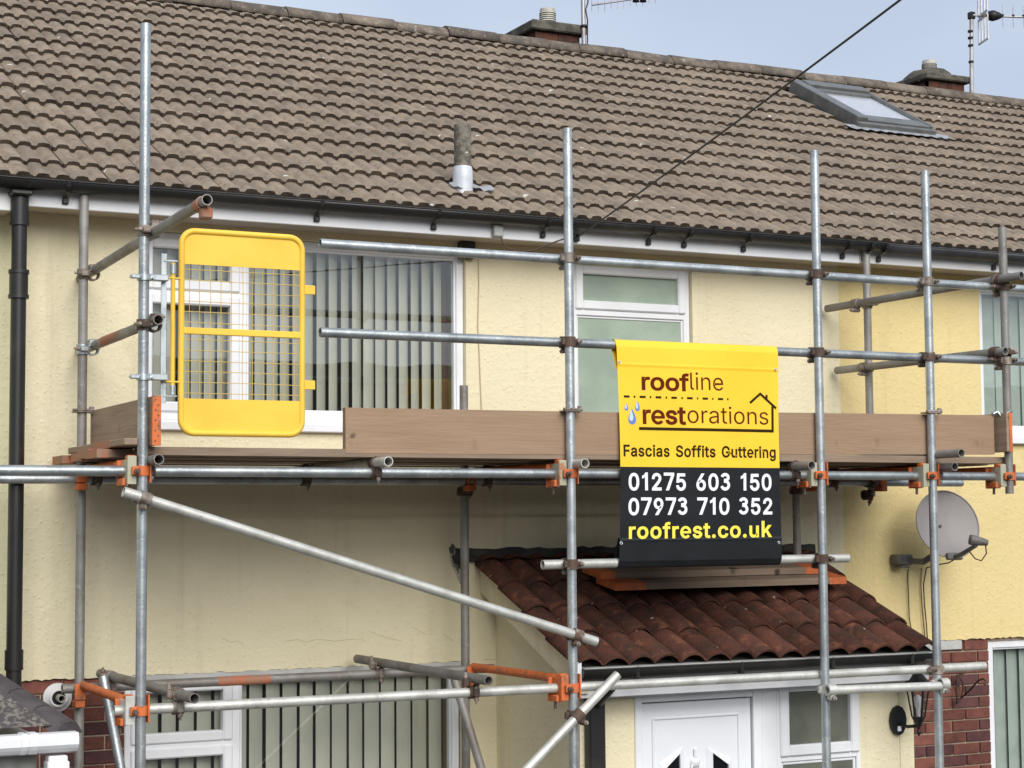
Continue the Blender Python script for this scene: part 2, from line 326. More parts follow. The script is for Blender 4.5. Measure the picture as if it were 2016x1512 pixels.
# ------------------------------------------------------------------ ground and far side of the street
g = MB(); g.add([(-300, -300, 0), (300, -300, 0), (300, 300, 0), (-300, 300, 0)], [(0, 1, 2, 3)])
tag(g.build('ground', PAVE), kind='structure')
g = MB(); g.add([(-200, -19, .004), (200, -19, .004), (200, -6.5, .004), (-200, -6.5, .004)], [(0, 1, 2, 3)])
tag(g.build('road', ASPH), kind='structure')
opp = empty('opposite_terrace', (4, -24, 0)); tag(opp, 'terrace across the road, seen only as a dim window reflection', 'building')
for i in range(16):
    x0 = -56+i*7.5
    MB().box((x0, -26, 0), (x0+7.3, -33, 4.6)).build('wall', OPPW, opp)
    r = MB(); r.prism([(x0-.1, -25.6, 4.6), (x0-.1, -29.5, 6.6), (x0-.1, -33.4, 4.6)], (7.5, 0, 0)); r.build('roof', OPPR, opp)
    for (u, z) in ((1, 1), (4.4, 1), (1, 3.1), (4.4, 3.1)): MB().box((x0+u, -25.97, z), (x0+u+1.7, -26.05, z+1.2)).build('window', BLACKGLASS, opp)

# ------------------------------------------------------------------ the terrace: shared dimensions
XA, XB = 1.985, 7.222                    # party lines of the middle house
TH = radians(28.92); CT, ST = cos(TH), sin(TH)
RY0, RZ0, GAUGE, NC = -.35, 4.637, .285, 16
TW = .2                                  # tile cover width
RIDGE_S = 15.62*GAUGE
def roofp(X, s, w=0.): return Vector((X, RY0+s*CT-w*ST, RZ0+s*ST+w*CT))
def roof_hit(x, y, w=0.):
    d = ray(x, y); n = Vector((0, -ST, CT)); t = n.dot(roofp(0, 0, w)-CAM)/n.dot(d); p = CAM+d*t
    return p.x, (p.y-RY0+w*ST)/CT
mid = empty('terraced_house', (4.6, 0, 0)); tag(mid, 'cream rendered terraced house behind the scaffold, brown tiled roof', 'house')
rgt = empty('terraced_house', (9.8, 0, 0)); tag(rgt, 'deep yellow rendered terraced house with roof window, right of the scaffold', 'house')
lft = empty('terraced_house', (.5, 0, 0)); tag(lft, 'pale yellow rendered house at left edge beyond the black downpipe', 'house')
HX = {mid: (XA, XB), rgt: (XB, 13.4), lft: (-2.2, XA)}

# --- tiles
PROF = [(0, .001), (.012, 0), (.023, .017), (.05, .0205), (.077, .017), (.088, .001), (.112, 0), (.123, .017), (.15, .0205), (.177, .0175), (.188, .005), (.1972, .002)]
BH = .025
def tile_geo(jit):
    rnd = random.Random(jit); v = []; f = []; mi = []; sm = []
    n = len(PROF); Lt = GAUGE+.055; ch = [rnd.uniform(-.002, .002) for _ in PROF]
    for (u, h) in PROF: v.append((u, 0+ch[PROF.index((u, h))], h+BH))
    for (u, h) in PROF: v.append((u, Lt, h+BH*(1-Lt/GAUGE)))
    for (u, h) in PROF: v.append((u, 0+ch[PROF.index((u, h))], h+BH))
    for (u, h) in PROF: v.append((u, .004, h-.004))
    for i in range(n-1):
        f.append((i, i+1, n+i+1, n+i)); mi.append(0); sm.append(True)
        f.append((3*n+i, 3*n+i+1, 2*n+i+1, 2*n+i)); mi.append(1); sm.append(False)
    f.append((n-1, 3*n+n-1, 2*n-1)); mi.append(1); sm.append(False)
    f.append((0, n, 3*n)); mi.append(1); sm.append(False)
    return v, f, mi, sm
TILES = []
for j in range(4):
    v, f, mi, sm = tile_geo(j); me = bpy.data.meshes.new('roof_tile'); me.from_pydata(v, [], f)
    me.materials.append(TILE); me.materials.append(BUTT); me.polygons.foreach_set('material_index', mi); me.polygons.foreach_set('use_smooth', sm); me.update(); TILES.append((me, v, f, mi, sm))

# skylight and vent on the roof (needed first: tiles leave room for them)
SKY_X0, SKY_X1, SKY_S0, SKY_S1 = 9.05, 9.82, 2.915, 3.955
def make_roof(house):
    x0, x1 = HX[house]
    u = MB(); ridge = RIDGE_S+.02
    a, b = x0, x1
    u.add([roofp(a, .0, -.012), roofp(b, .0, -.012), roofp(b, ridge, -.012), roofp(a, ridge, -.012)], [(0, 1, 2, 3)])
    top = roofp(0, ridge, -.012); yb = 2*top.y-RY0
    u.add([(a, top.y, top.z), (b, top.y, top.z), (b, yb, RZ0), (a, yb, RZ0)], [(0, 1, 2, 3)])
    roof = u.build('roof', [UNDER], house)
    tiles = []
    k0 = round((x0-XA)/TW)
    ncol = int(round((x1-x0)/TW))
    for c in range(ncol):
        X = XA+(k0+c)*TW
        if house is not mid or True: X = x0+c*(x1-x0)/ncol
        for k in range(NC):
            s = k*GAUGE if k else .055
            if house is rgt and X+TW > SKY_X0 and X < SKY_X1 and SKY_S0-.12 < s+.1 and s < SKY_S1-.06: continue
            px, py, w = proj(roofp(X+.1, s+.14))
            inside = -60 < px < 2080 and -60 < py < 560
            tiles.append((not inside, w, X, s))
    tiles.sort()
    rest = MB()
    for i, (out, w, X, s) in enumerate(tiles):
        me, v, f, mi, sm = TILES[random.randrange(4)]
        p = roofp(X+random.uniform(-.0012, .0012), s+random.uniform(-.004, .004), random.uniform(0, .0025)); rz = random.gauss(0, .003); rx = random.gauss(0, .003)
        if random.random() < .035: rz += random.choice((-.02, .018)); rx += .008; p = p+Vector((0, -.012, -.005))*random.random()
        if i < 300 and not out:
            o = bpy.data.objects.new('roof_tile', me); link(o, roof, p); o.rotation_euler = (TH+rx, 0, rz)
        else:
            R = Matrix.Rotation(TH+rx, 3, 'X') @ Matrix.Rotation(rz, 3, 'Z'); n = len(rest.v)
            rest.v += [p+R @ Vector(q) for q in v]
            for ff, a_, b_ in zip(f, mi, sm): rest.f.append([n+t for t in ff]); rest.m.append(a_); rest.s.append(b_)
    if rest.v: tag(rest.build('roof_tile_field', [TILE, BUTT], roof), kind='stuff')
    # mortar bed and ridge tiles
    ap = roofp(0, RIDGE_S); mb = MB(); nseg = int((x1-x0)/.06)
    for sg in (1, -1):
        vs = []; fs = []
        for i in range(nseg+1):
            X = x0+(x1-x0)*i/nseg; j1 = random.uniform(-.008, .014)
            vs += [(X, ap.y-sg*.05, ap.z+.03), (X, ap.y-sg*(.125+j1), ap.z+.0-(.052+j1*.5)), (X, ap.y-sg*(.128+j1), ap.z-.085-j1*.5)]
        for i in range(nseg):
            for q in range(2): fs.append((3*i+q, 3*i+q+1, 3*i+4+q, 3*i+3+q) if sg > 0 else (3*i+3+q, 3*i+4+q, 3*i+q+1, 3*i+q))
        mb.add(vs, fs, 0)
    mb.build('mortar_bed', MORTARW, roof)
    X = x0
    while X < x1-.05:
        ln = min(.45, x1-X); px = proj((X, ap.y, ap.z))[0]; px2 = proj((X+ln, ap.y, ap.z))[0]
        if -2500 < px2 and px < 3500:
            t = MB(); n = 10; dz = random.uniform(-.008, .008); tl = random.uniform(-.01, .01); vs = []; fs = []
            for q, xx in enumerate((X+.004, X+ln-.004)):
                for rr in (.118, .100):
                    for i in range(n+1):
                        a = pi*i/n; vs.append((xx, ap.y-rr*cos(a)*1.02, ap.z-.012+rr*sin(a)*.86+dz+tl*(q-.5)))
            m1 = n+1
            for i in range(n):
                fs.append((i+1, i, 2*m1+i, 2*m1+i+1)); fs.append((m1+i, m1+i+1, 3*m1+i+1, 3*m1+i))
                fs.append((i, i+1, m1+i+1, m1+i)); fs.append((2*m1+i+1, 2*m1+i, 3*m1+i, 3*m1+i+1))
            fs += [(0, m1, 3*m1, 2*m1), (m1-1, 3*m1-1, 4*m1-1, 2*m1-1)]
            t.add(vs, fs, 0, True); t.build('ridge_tile', RIDGE, roof)
        X += .45
    return roof
ROOFS = {h: make_roof(h) for h in (mid, rgt, lft)}

# --- walls
def wall(house, name, x0, x1, z0, z1, y, th, holes, m_):
    xs = sorted({x0, x1, *[h[0] for h in holes], *[h[1] for h in holes]}); zs = sorted({z0, z1, *[h[2] for h in holes], *[h[3] for h in holes]})
    b = MB(); inh = lambda x, z: any(h[0] < x < h[1] and h[2] < z < h[3] for h in holes)
    for i in range(len(xs)-1):
        for k in range(len(zs)-1):
            if inh((xs[i]+xs[i+1])/2, (zs[k]+zs[k+1])/2): continue
            b.add([(xs[i], y, zs[k]), (xs[i+1], y, zs[k]), (xs[i+1], y, zs[k+1]), (xs[i], y, zs[k+1])], [(0, 1, 2, 3)])
            b.add([(xs[i], y+th, zs[k]), (xs[i+1], y+th, zs[k]), (xs[i+1], y+th, zs[k+1]), (xs[i], y+th, zs[k+1])], [(3, 2, 1, 0)])
    for (a, c, d, e) in holes:
        b.add([(a, y, d), (a, y+th, d), (a, y+th, e), (a, y, e)], [(0, 1, 2, 3)]); b.add([(c, y, d), (c, y+th, d), (c, y+th, e), (c, y, e)], [(3, 2, 1, 0)])
        b.add([(a, y, d), (c, y, d), (c, y+th, d), (a, y+th, d)], [(0, 1, 2, 3)]); b.add([(a, y, e), (c, y, e), (c, y+th, e), (a, y+th, e)], [(3, 2, 1, 0)])
    b.add([(x0, y, z0), (x1, y, z0), (x1, y+th, z0), (x0, y+th, z0)], [(3, 2, 1, 0)])
    return b.build(name, m_, house)
ZR = 2.128                                # bottom edge of the render
W1 = (2.616, 4.555, 3.425, 4.50); W2 = (5.262, 6.107, 3.425, 4.50); W3 = (8.389, 10.3, 3.425, 4.50)
G1 = (2.569, 4.515, .95, 2.112); G3 = (8.407, 10.3, .95, 2.10)
SOF = 4.538
wall(mid, 'wall', XA, XB, ZR, SOF+.2, 0, .26, [W1, W2], CREAM)
wall(rgt, 'wall', XB, 13.4, ZR, SOF+.2, .004, .26, [W3], YELLOW)
wall(lft, 'wall', -2.2, XA, ZR, SOF+.2, -.004, .26, [], PALE)
bw = {mid: wall(mid, 'brick_wall', XA, XB, 0, ZR-.001, .03, .23, [G1], MORTAR),
      rgt: wall(rgt, 'brick_wall', XB, 13.4, 0, ZR-.001, .03, .23, [G3], MORTAR),
      lft: wall(lft, 'brick_wall', -2.2, XA, 0, ZR-.001, .03, .23, [], MORTAR)}
MB().box((4.518, -.001, 0), (4.74, .05, ZR-.002)).build('wall_return', CREAM, mid)
# ragged lower lip of the render
for h, a, b_, m_ in ((mid, XA, 4.66, CREAM), (rgt, 7.3, 10.5, YELLOW), (lft, .9, XA, PALE)):
    q = MB(); n = int((b_-a)/.02); vs = []
    yy = {mid: 0, rgt: .004, lft: -.004}[h]
    for i in range(n+1):
        X = a+(b_-a)*i/n; zz = ZR-random.uniform(.0, .011); vs += [(X, yy-.001, ZR+.02), (X, yy-random.uniform(.0, .004), zz), (X, yy+.028, zz+.004)]
    q.add(vs, [(3*i+t, 3*i+t+1, 3*i+4+t, 3*i+3+t) for i in range(n) for t in range(2)]); q.build('render_drip', m_, h)
# dark bits: gable ends / party wall back planes so that light does not leak in from behind
for h in (mid, rgt, lft):
    a, b_ = HX[h]; MB().box((a+.001, 2.6, 0), (b_-.001, 2.7, 6.2)).build('back_wall', ROOM, h)
    MB().box((a+.001, .265, 4.62), (b_-.001, 2.59, 4.66)).build('ceiling', ROOM, h)
    MB().box((a+.001, .265, 2.3), (b_-.001, 2.59, 2.42)).build('floor', ROOM, h)
    MB().box((a+.001, .265, 0.01), (a+.05, 2.59, 4.61)).build('party_wall', ROOM, h)

# --- bricks
BR = []
for j in range(3):
    b = MB(); d = .004+.001*j; vs = [(0, 0, 0), (.215, 0, 0), (.215, 0, .065), (0, 0, .065)]
    e = .003
    b.add([(0, d, 0), (.215, d, 0), (.215, d, .065), (0, d, .065), (e, 0, e), (.215-e, 0, e), (.215-e, 0, .065-e), (e, 0, .065-e)],
          [(4, 5, 6, 7), (0, 1, 5, 4), (1, 2, 6, 5), (2, 3, 7, 6), (3, 0, 4, 7)])
    b.add([(0, d, 0), (.215, d, 0), (.215, d, .065), (0, d, .065), (0, .05, 0), (.215, .05, 0), (.215, .05, .065), (0, .05, .065)], [(1, 0, 4, 5), (2, 1, 5, 6), (3, 2, 6, 7), (0, 3, 7, 4)])
    BR.append((b.mesh('brick', BRICK), b.mesh('brick', BRICKP)))
def bricks(house, a, b_, z0, z1, off):
    row = 0; z = z1-.075
    while z > z0:
        x = a-.225+(off+(row % 2)*.1125) % .225
        while x < b_:
            lo, hi = max(x, a), min(x+.215, b_)
            if hi-lo > .03:
                o = bpy.data.objects.new('brick', random.choice(BR)[1 if random.random() < .24 else 0])
                link(o, bw[house], (lo, .0145+random.uniform(0, .0035), z)); o.scale = ((hi-lo)/.215, 1, 1); o.rotation_euler = (random.gauss(0, .006), random.gauss(0, .004), random.gauss(0, .004))
            x += .225
        z -= .075; row += 1
bricks(mid, XA+.004, G1[0]-.004, 1.25, ZR-.004, .03)
bricks(lft, 1.2, XA-.004, 1.25, ZR-.004, .1)
bricks(rgt, 7.28, G3[0]-.006, 1.2, ZR-.004, .02)
q = MB(); q.box((7.75, .008, 2.06), (8.17, .02, ZR-.006)); q.build('cement_smear', GREYTRIM, rgt)

# --- eaves: soffit, fascia, gutter, brackets, downpipe
FY = -.25
for h, m_, gm, x0, x1, zf in ((lft, PVCD, BLACKP, -2.2, 1.90, SOF-.03), (mid, PVC, BLACKP, 1.905, 7.195, SOF), (rgt, PVCD, GUTG, 7.197, 13.4, SOF+.006)):
    MB().box((x0, FY+.012, zf+.012), (x1, .02, zf+.022)).build('soffit', SOFFIT, h)
    f = MB(); f.box((x0, FY-.018, zf), (x1, FY, zf+.15), bev=.003)
    fo = f.build('fascia', m_, h)
    gx0, gx1 = {lft: (-2.2, 1.96), mid: (1.962, 7.33), rgt: (7.332, 13.4)}[h]
    gz = RZ0+.024-(0 if h is not rgt else .004); gy = -.332; n = 12; r_ = .049
    gt = MB(); vs = []; fs = []
    for X in (gx0, gx1):
        for rr in (r_, r_-.004):
            for i in range(n+1): a = pi+pi*i/n; vs.append((X, gy+rr*cos(a), gz+rr*sin(a)*1.05))
    m1 = n+1
    for i in range(n):
        fs += [(i, i+1, 2*m1+i+1, 2*m1+i), (m1+i+1, m1+i, 3*m1+i, 3*m1+i+1), (i+1, i, m1+i, m1+i+1), (2*m1+i, 2*m1+i+1, 3*m1+i+1, 3*m1+i)]
    fs += [(0, 2*m1, 3*m1, m1), (n, m1+n, 3*m1+n, 2*m1+n)]
    gt.add(vs, fs, 0, True)
    gt.tube((gx0, gy-r_+.002, gz), (gx1, gy-r_+.002, gz), .005, 6)
    go = gt.build('gutter', gm, h)
    def bracket(px, py, big=1.):
        X = at(px, py, FY-.03).x; b = MB(); pts = [(X, gy-r_*1.05, gz)]+[(X, gy+(r_+.003)*cos(pi+a), gz+(r_+.006)*sin(pi+a)) for a in (.5, 1.1, 1.6)]+[(X, FY-.03, gz-.075), (X, FY-.022, gz-.10)]
        for i in range(len(pts)-1):
            p, q_ = Vector(pts[i]), Vector(pts[i+1]); d = (q_-p); nn = Vector((1, 0, 0)).cross(d).normalized()
            b.obox((p+q_)/2, (Vector((1, 0, 0)), d.normalized(), nn), (.011*big, d.length/2+.001, .003))
        b.obox((X+.006, FY-.028, gz-.085), (Vector((1, 0, 0)), Vector((0, 1, 0)), Vector((0, 0, 1))), (.016*big, .010, .016), bev=.004)
        b.build('bracket', BLACKP, go)
    for px, py in {mid: ((127, 378), (622, 415), (852, 432), (1067, 440), (1275, 460), (1345, 462), (1462, 470), (1657, 484)), rgt: ((1700, 487), (1728, 487), (1955, 505)), lft: ((-60, 372),)}[h]: bracket(px, py)
# gutter joint on the black gutter, debris on eaves tiles
dpy = -.285; dx = at(35, 700, dpy).x
dpo = MB().tube((dx, dpy, .02), (dx, dpy, RZ0-.05), .0385, 20).build('downpipe', BLACKP, mid)
for z0, z1, rr in ((RZ0-.19, RZ0-.06, .045), (RZ0-.205, RZ0-.189, .049), (4.075, 4.19, .047), (4.06, 4.079, .052), (4.186, 4.205, .052), (2.2, 2.3, .046)):
    MB().tube((dx, dpy, z0), (dx, dpy, z1), rr, 20).build('collar', BLACKP, dpo)
MB().box((dx-.055, dpy-.07, RZ0-.058), (dx+.055, dpy+.05, RZ0-.03), bev=.008).build('outlet', BLACKP, dpo)

# --- windows
def rect_frame(b, x0, x1, z0, z1, t, y0, y1, bev=.004, tb=None):
    tb = tb or t
    b.box((x0, y0, z0), (x0+t, y1, z1), bev=bev); b.box((x1-t, y0, z0), (x1, y1, z1), bev=bev)
    b.box((x0+t-.0005, y0+.0008, z1-t), (x1-t+.0005, y1-.0008, z1), bev=bev); b.box((x0+t-.0005, y0+.0008, z0), (x1-t+.0005, y1-.0008, z0+tb), bev=bev)
def pane(win, x0, x1, z0, z1, y, m_): MB().box((x0, y, z0), (x1, y+.006, z1)).build('pane', m_, win)
def window(house, hole, y, cols, head=.05, sill=True, name='window', fm=PVC, room=True, label=None):
    """cols: list of (x0, x1, [(z0, z1, sash?, glass), ...])"""
    x0, x1, z0, z1 = hole; w = empty(name, ((x0+x1)/2, y, z0), house)
    if label: w['label'] = label
    fr = MB(); t = .045; d = .065; zs = z0+(.06 if sill else 0)
    rect_frame(fr, x0+.002, x1-.002, zs, z1-.002, t, y, y+d, tb=.05)
    for i, (a, b_, lights) in enumerate(cols):
        if i: fr.box((a-.028, y+.001, zs+.05), (a+.028, y+d-.001, z1-t), bev=.004)
        for k, (c, e, *_r2) in enumerate(lights):
            if k: fr.box((a+.012, y+.0015, c-.024), (b_-.012, y+d-.0015, c+.024), bev=.004)
    fr.build('frame', fm, w)
    for i, (a, b_, lights) in enumerate(cols):
        la = a+(t if i == 0 else .028); lb = b_-(t if i == len(cols)-1 else .028)
        for k, (c, e, sash, gm) in enumerate(lights):
            lc = c+(.05 if k == 0 else .024); le = e-(t if k == len(lights)-1 else .024)
            if sash:
                sb = MB(); rect_frame(sb, la-.012, lb+.012, lc-.012, le+.012, .055, y-.014, y+.05, bev=.008); sb.build('sash', fm, w)
                pane(w, la+.038, lb-.038, lc+.038, le-.038, y+.02, gm)
            else:
                sb = MB(); rect_frame(sb, la, lb, lc, le, .014, y+.012, y+.05, bev=.003); sb.build('bead', fm, w)
                pane(w, la+.010, lb-.010, lc+.010, le-.010, y+.02, gm)
    if sill:
        s = MB(); s.box((x0-.012, y-.055, z0+.012), (x1+.012, y+.06, z0+.062), bev=.006); s.box((x0-.012, y-.066, z0-.004), (x1+.012, y-.03, z0+.045), bev=.006); s.build('sill', fm, w)
    return w
WY = .03
window(mid, W1, WY, [(2.616, 3.208, [(3.485, 4.175, True, GLASS), (4.175, 4.50, True, GLASS)]), (3.208, 4.555, [(3.485, 4.50, False, GLASS)])], label='wide upstairs window with vertical blinds behind the gate')
window(mid, W2, WY, [(5.262, 6.107, [(3.485, 4.183, False, FROST), (4.183, 4.50, True, FROST)])], label='small upstairs window of green obscured glass')
window(rgt, W3, WY, [(8.389, 10.3, [(3.485, 4.50, False, GLASS)])])
window(mid, G1, WY+.005, [(2.569, 3.178, [(1.01, 1.743, True, GLASS), (1.743, 2.112, True, GLASS)]), (3.178, 4.515, [(1.01, 2.112, False, GLASS)])], label='wide ground floor window with grey vertical blinds')
window(rgt, G3, WY+.005, [(8.407, 10.3, [(1.01, 2.10, False, GLASS)])])
MB().box((G1[0]-.01, .002, 2.082), (4.655, .028, 2.124), bev=.003).build('window_head_trim', GREYTRIM, mid)

def blind(x0, x1, z0, z1, y, wd, pitch, ang, label, m_, gaps=True, cat='blind'):
    b = empty('vertical_blind', ((x0+x1)/2, y, z0)); tag(b, label, cat)
    MB().box((x0, y-.02, z1), (x1, y+.02, z1+.035), bev=.003).build('headrail', PVC, b)
    X = x0+.03
    while X < x1-.02:
        a = radians(ang+random.gauss(0, 4.5)); w_ = wd/2; s = MB(); n = 5; vs = []
        for zz in (z0+random.uniform(-.004, .004), z1-.005):
            for i in range(n):
                u = (i/(n-1)-.5)*2; cu = .006*(1-u*u); vs.append((X+u*w_*cos(a)-cu*sin(a), y+u*w_*sin(a)-cu*cos(a), zz))
        s.add(vs, [(i, i+1, n+i+1, n+i) for i in range(n-1)], 0, True)
        s.build('slat', m_, b); X += pitch
    return b
blind(2.66, 4.52, 3.46, 4.47, .125, .089, .0725, 31, 'grey vertical blind in the wide upstairs window', SLAT)
blind(2.61, 4.48, .98, 2.085, .13, .092, .098, 14, 'grey vertical blind in the wide ground floor window', SLAT)
blind(8.43, 10.26, 3.46, 4.47, .12, .14, .11, 10, 'pale green blind in the upstairs window of the yellow house', SLATG)
blind(8.45, 10.26, .98, 2.06, .125, .14, .11, 10, 'pale green blind in the downstairs window of the yellow house', SLATG)
MB().box((4.46, .17, 3.45), (4.52, .19, 4.46)).build('curtain', ROOMW, mid)

# --- small fittings on the middle house
p = at(978, 455, FY-.03); jb = MB(); jb.box((p.x-.03, FY-.062, p.z-.036), (p.x+.03, FY-.019, p.z+.036), bev=.006); jb.box((p.x-.034, FY-.066, p.z+.037), (p.x+.034, FY-.019, p.z+.05), 0); jb.build('junction_box', GREYBOX, mid)
p = at(919, 482, -.03); v = MB(); v.prism([(p.x+.045*sx, -.002, p.z+dz) for sx, dz in ((-1, -.08), (1, -.08), (1, .012), (.7, .032), (-.7, .032), (-1, .012))], (0, -.05, 0)); v.build('vent_cover', BLACKP, mid)
c = MB(); c.poly([tuple(at(940+dx_, yy, -.008)) for dx_, yy in ((2, 505), (3, 560), (1, 640), (4, 700), (6, 755), (8, 800), (9, 860))], .0032, 6); c.build('wall_cable', mat('painted_cable', (.58, .48, .30), .8), mid)
fl = MB(); fp = at(112, 1373, .02)
fl.lathe((fp.x, .014, fp.z), (0, -1, 0), [(.0, 0), (.074, 0), (.076, .006), (.072, .013), (.05, .018), (.047, .045), (.041, .05), (.036, .045), (.034, .01), (.0, .008)], 28)
fo = fl.build('flue_terminal', PVCD, mid)
MB().lathe((fp.x, .004, fp.z), (0, -1, 0), [(0, .02), (.034, .019), (.034, .024), (0, .025)], 20).build('flue_opening', IRON, fo)
MB().tube((fp.x+.004, 0, fp.z), (fp.x+.004, -.075, fp.z), .02, 14, .004).build('inner_pipe', POT, fo)

# hairline cracks in the render, modelled as thin recessed dark fillets
CRK = mat('crack_dirt', (.33, .28, .20), .95)
for pts in (((560, 1262), (585, 1258), (600, 1264), (625, 1259), (660, 1262), (690, 1258), (715, 1258)), ((728, 1242), (745, 1250), (765, 1256), (790, 1262)), ((812, 1236), (825, 1242), (838, 1250)), ((872, 1248), (892, 1262)), ((440, 1258), (455, 1264), (468, 1262), (480, 1268))):
    b = MB(); b.poly([tuple(at(x+random.uniform(-2, 2), y+random.uniform(-1, 1), -.0002)) for x, y in pts], .0009, 5); b.build('hairline_crack', CRK, mid)

# --- vent pipe through the roof
vx, vs_ = roof_hit(914, 368, .045); vb = roofp(vx, vs_, .045)
vp = MB(); ht = .37; n = 18
vp.tube(vb+Vector((0, .02, -.06)), vb+Vector((0, .02, ht)), .051, n, .010)
vo = vp.build('vent_pipe', ASBEST, mid)
lf = MB(); lf.lathe(vb+Vector((0, .02, -.05)), (0, 0, 1), [(.060, 0), (.0595, .10), (.057, .160), (.0535, .172)], 20); lf.build('lead_collar', LEAD, vo)
fl = MB(); vs = []; nx, ns = 12, 4
for j in range(ns):
    for i in range(nx):
        X = vx-.085+.27*i/(nx-1); s = vs_-.03+.07*j/(ns-1); wv = .050+.006*sin(i*1.3)+(0.006*sin(i*2.9) if j == 0 else 0); vs.append(roofp(X, s-(.012*sin(i*.9) if j == 0 else 0), wv))
fl.add(vs, [(j*nx+i, j*nx+i+1, (j+1)*nx+i+1, (j+1)*nx+i) for j in range(ns-1) for i in range(nx-1)], 0, True); fl.build('lead_flange', LEADD, vo)

# --- roof window
rw = empty('roof_window', roofp((SKY_X0+SKY_X1)/2, SKY_S0, .05), rgt); rw['label'] = 'grey framed roof window, white sheet under the glass standing in for bright sky'
AX = (Vector((1, 0, 0)), Vector((0, CT, ST)), Vector((0, -ST, CT)))
def rbox(b, x0, x1, s0, s1, w0, w1, bev=.006): b.obox(roofp((x0+x1)/2, (s0+s1)/2, (w0+w1)/2), AX, ((x1-x0)/2, (s1-s0)/2, (w1-w0)/2), 0, bev)
b = MB(); TL_, TR_ = .105, .03; H0, H1 = -.02, .12
rbox(b, SKY_X0, SKY_X0+TL_, SKY_S0, SKY_S1, H0, H1); rbox(b, SKY_X1-TR_, SKY_X1, SKY_S0, SKY_S1, H0, H1-.012)
rbox(b, SKY_X0+TL_-.001, SKY_X1-TR_+.001, SKY_S1-.13, SKY_S1-.001, H0, H1+.010); rbox(b, SKY_X0+TL_-.001, SKY_X1-TR_+.001, SKY_S0+.001, SKY_S0+.11, H0, H1-.02); b.build('frame', RWFRAME, rw)
b = MB(); rbox(b, SKY_X0+TL_+.001, SKY_X0+TL_+.045, SKY_S0+.112, SKY_S1-.132, .06, .108, .004); rbox(b, SKY_X1-TR_-.014, SKY_X1-TR_-.001, SKY_S0+.112, SKY_S1-.132, .06, .100, .003)
rbox(b, SKY_X0+TL_+.046, SKY_X1-TR_-.015, SKY_S0+.112, SKY_S0+.155, .06, .1, .004); rbox(b, SKY_X0+TL_+.046, SKY_X1-TR_-.015, SKY_S1-.19, SKY_S1-.132, .06, .104, .004); b.build('sash', RWFRAME, rw)
b = MB(); rbox(b, SKY_X0+TL_+.04, SKY_X1-TR_-.01, SKY_S0+.15, SKY_S1-.185, .084, .09, 0); b.build('pane', GLASSR, rw)
b = MB(); rbox(b, SKY_X0+TL_+.042, SKY_X1-TR_-.012, SKY_S0+.152, SKY_S1-.187, .074, .078, 0); b.build('sky_reflection_sheet', PVC, rw)  # white sheet added under the pane to brighten it like reflected sky
b = MB(); rbox(b, SKY_X0-.01, SKY_X1+.012, SKY_S0-.05, SKY_S0-.004, .015, .085, .008); b.build('bottom_cover', RWFRAME, rw)
fl = MB(); nx = 40; vs = []
for j, s in enumerate((SKY_S0+.0, SKY_S0-.055, SKY_S0-.115)):
    for i in range(nx):
        X = SKY_X0-.12+(SKY_X1-SKY_X0+.27)*i/(nx-1); vs.append(roofp(X, s+(.008*sin(i*1.9) if j == 2 else 0), .046+.004*sin(2*pi*X/.1)*(j/2)))
fl.add(vs, [((j+1)*nx+i, (j+1)*nx+i+1, j*nx+i+1, j*nx+i) for j in range(2) for i in range(nx-1)], 0, True); fl.build('apron_flashing', LEADD, rw)

# --- chimneys
def chimney(x0, x1, y0, y1, ztop, slab, dome, pot_px, pots):
    c = empty('chimney', ((x0+x1)/2, (y0+y1)/2, 6.3), rgt); o = .055
    cw = MB(); cw.box((x0, y0, 6.2), (x1, y1, ztop-slab-.002)); st = cw.build('stack', BRICKD, c)
    for k in range(8):
        z = ztop-slab-.075*(k+1); X = x0-.1*(k % 2)
        while X < x1:
            a, b_ = max(X, x0), min(X+.215, x1)
            if b_-a > .04: MB().box((a, y0-.006, z), (b_, y0+.05, z+.065)).build('brick', BRICKD, st)
            X += .225
    s = MB(); s.box((x0-o, y0-o, ztop-slab), (x1+o, y1+o, ztop), bev=.012); s.build('cap_slab', CONC, c)
    cx, cy = (x0+x1)/2, (y0+y1)/2
    d = MB(); rx, ry = (x1-x0)/2+.0, (y1-y0)/2; n = 20; rings = []
    prof = [(1.0, 0), (.93, dome*.45), (.72, dome*.85), (.4, dome), (.0, dome)] if dome > .08 else [(1.03, 0), (.8, dome*.5), (.45, dome), (0, dome)]
    for (f_, h_) in prof: rings += [(cx+rx*f_*cos(2*pi*i/n), cy+ry*f_*sin(2*pi*i/n), ztop-.004+h_+random.uniform(-.004, .004)*(f_ > 0)) for i in range(n)]
    d.add(rings, [(k*n+i, k*n+(i+1) % n, (k+1)*n+(i+1) % n, (k+1)*n+i) for k in range(len(prof)-1) for i in range(n)], 0, True); d.build('flaunching', CONC, c)
    for (pxx, pyy, pr, ph) in pots:
        pz = ztop+dome-.02; prof = [(pr*.98, 0), (pr*.98, .03)]; nb = 5
        for k in range(nb):
            z = .03+(ph-.06)*k/nb; h_ = (ph-.06)/nb; prof += [(pr*.84, z+.001), (pr*.84, z+h_*.4), (pr*1.1, z+h_*.42), (pr*.98, z+h_)]
        prof += [(pr*1.0, ph-.028), (pr*1.0, ph), (pr*.8, ph), (pr*.8, ph-.05)]
        q = MB(); q.lathe((pxx, pyy, pz), (0, 0, 1), prof, 20, 0, False); q.build('pot', POT, c)
    return c
CY = 4.06
p0, p1 = at(1048, 36, CY), at(1157, 46, CY)
chimney(p0.x+.055, p1.x-.055, CY+.055, CY+.63, p0.z, .085, .07, None, [(at(1081, 20, CY+.3).x, CY+.33, .068, .15)])
p0, p1 = at(1826, 145, CY), at(1913, 146, CY); p0.z = (p0.z+p1.z)/2
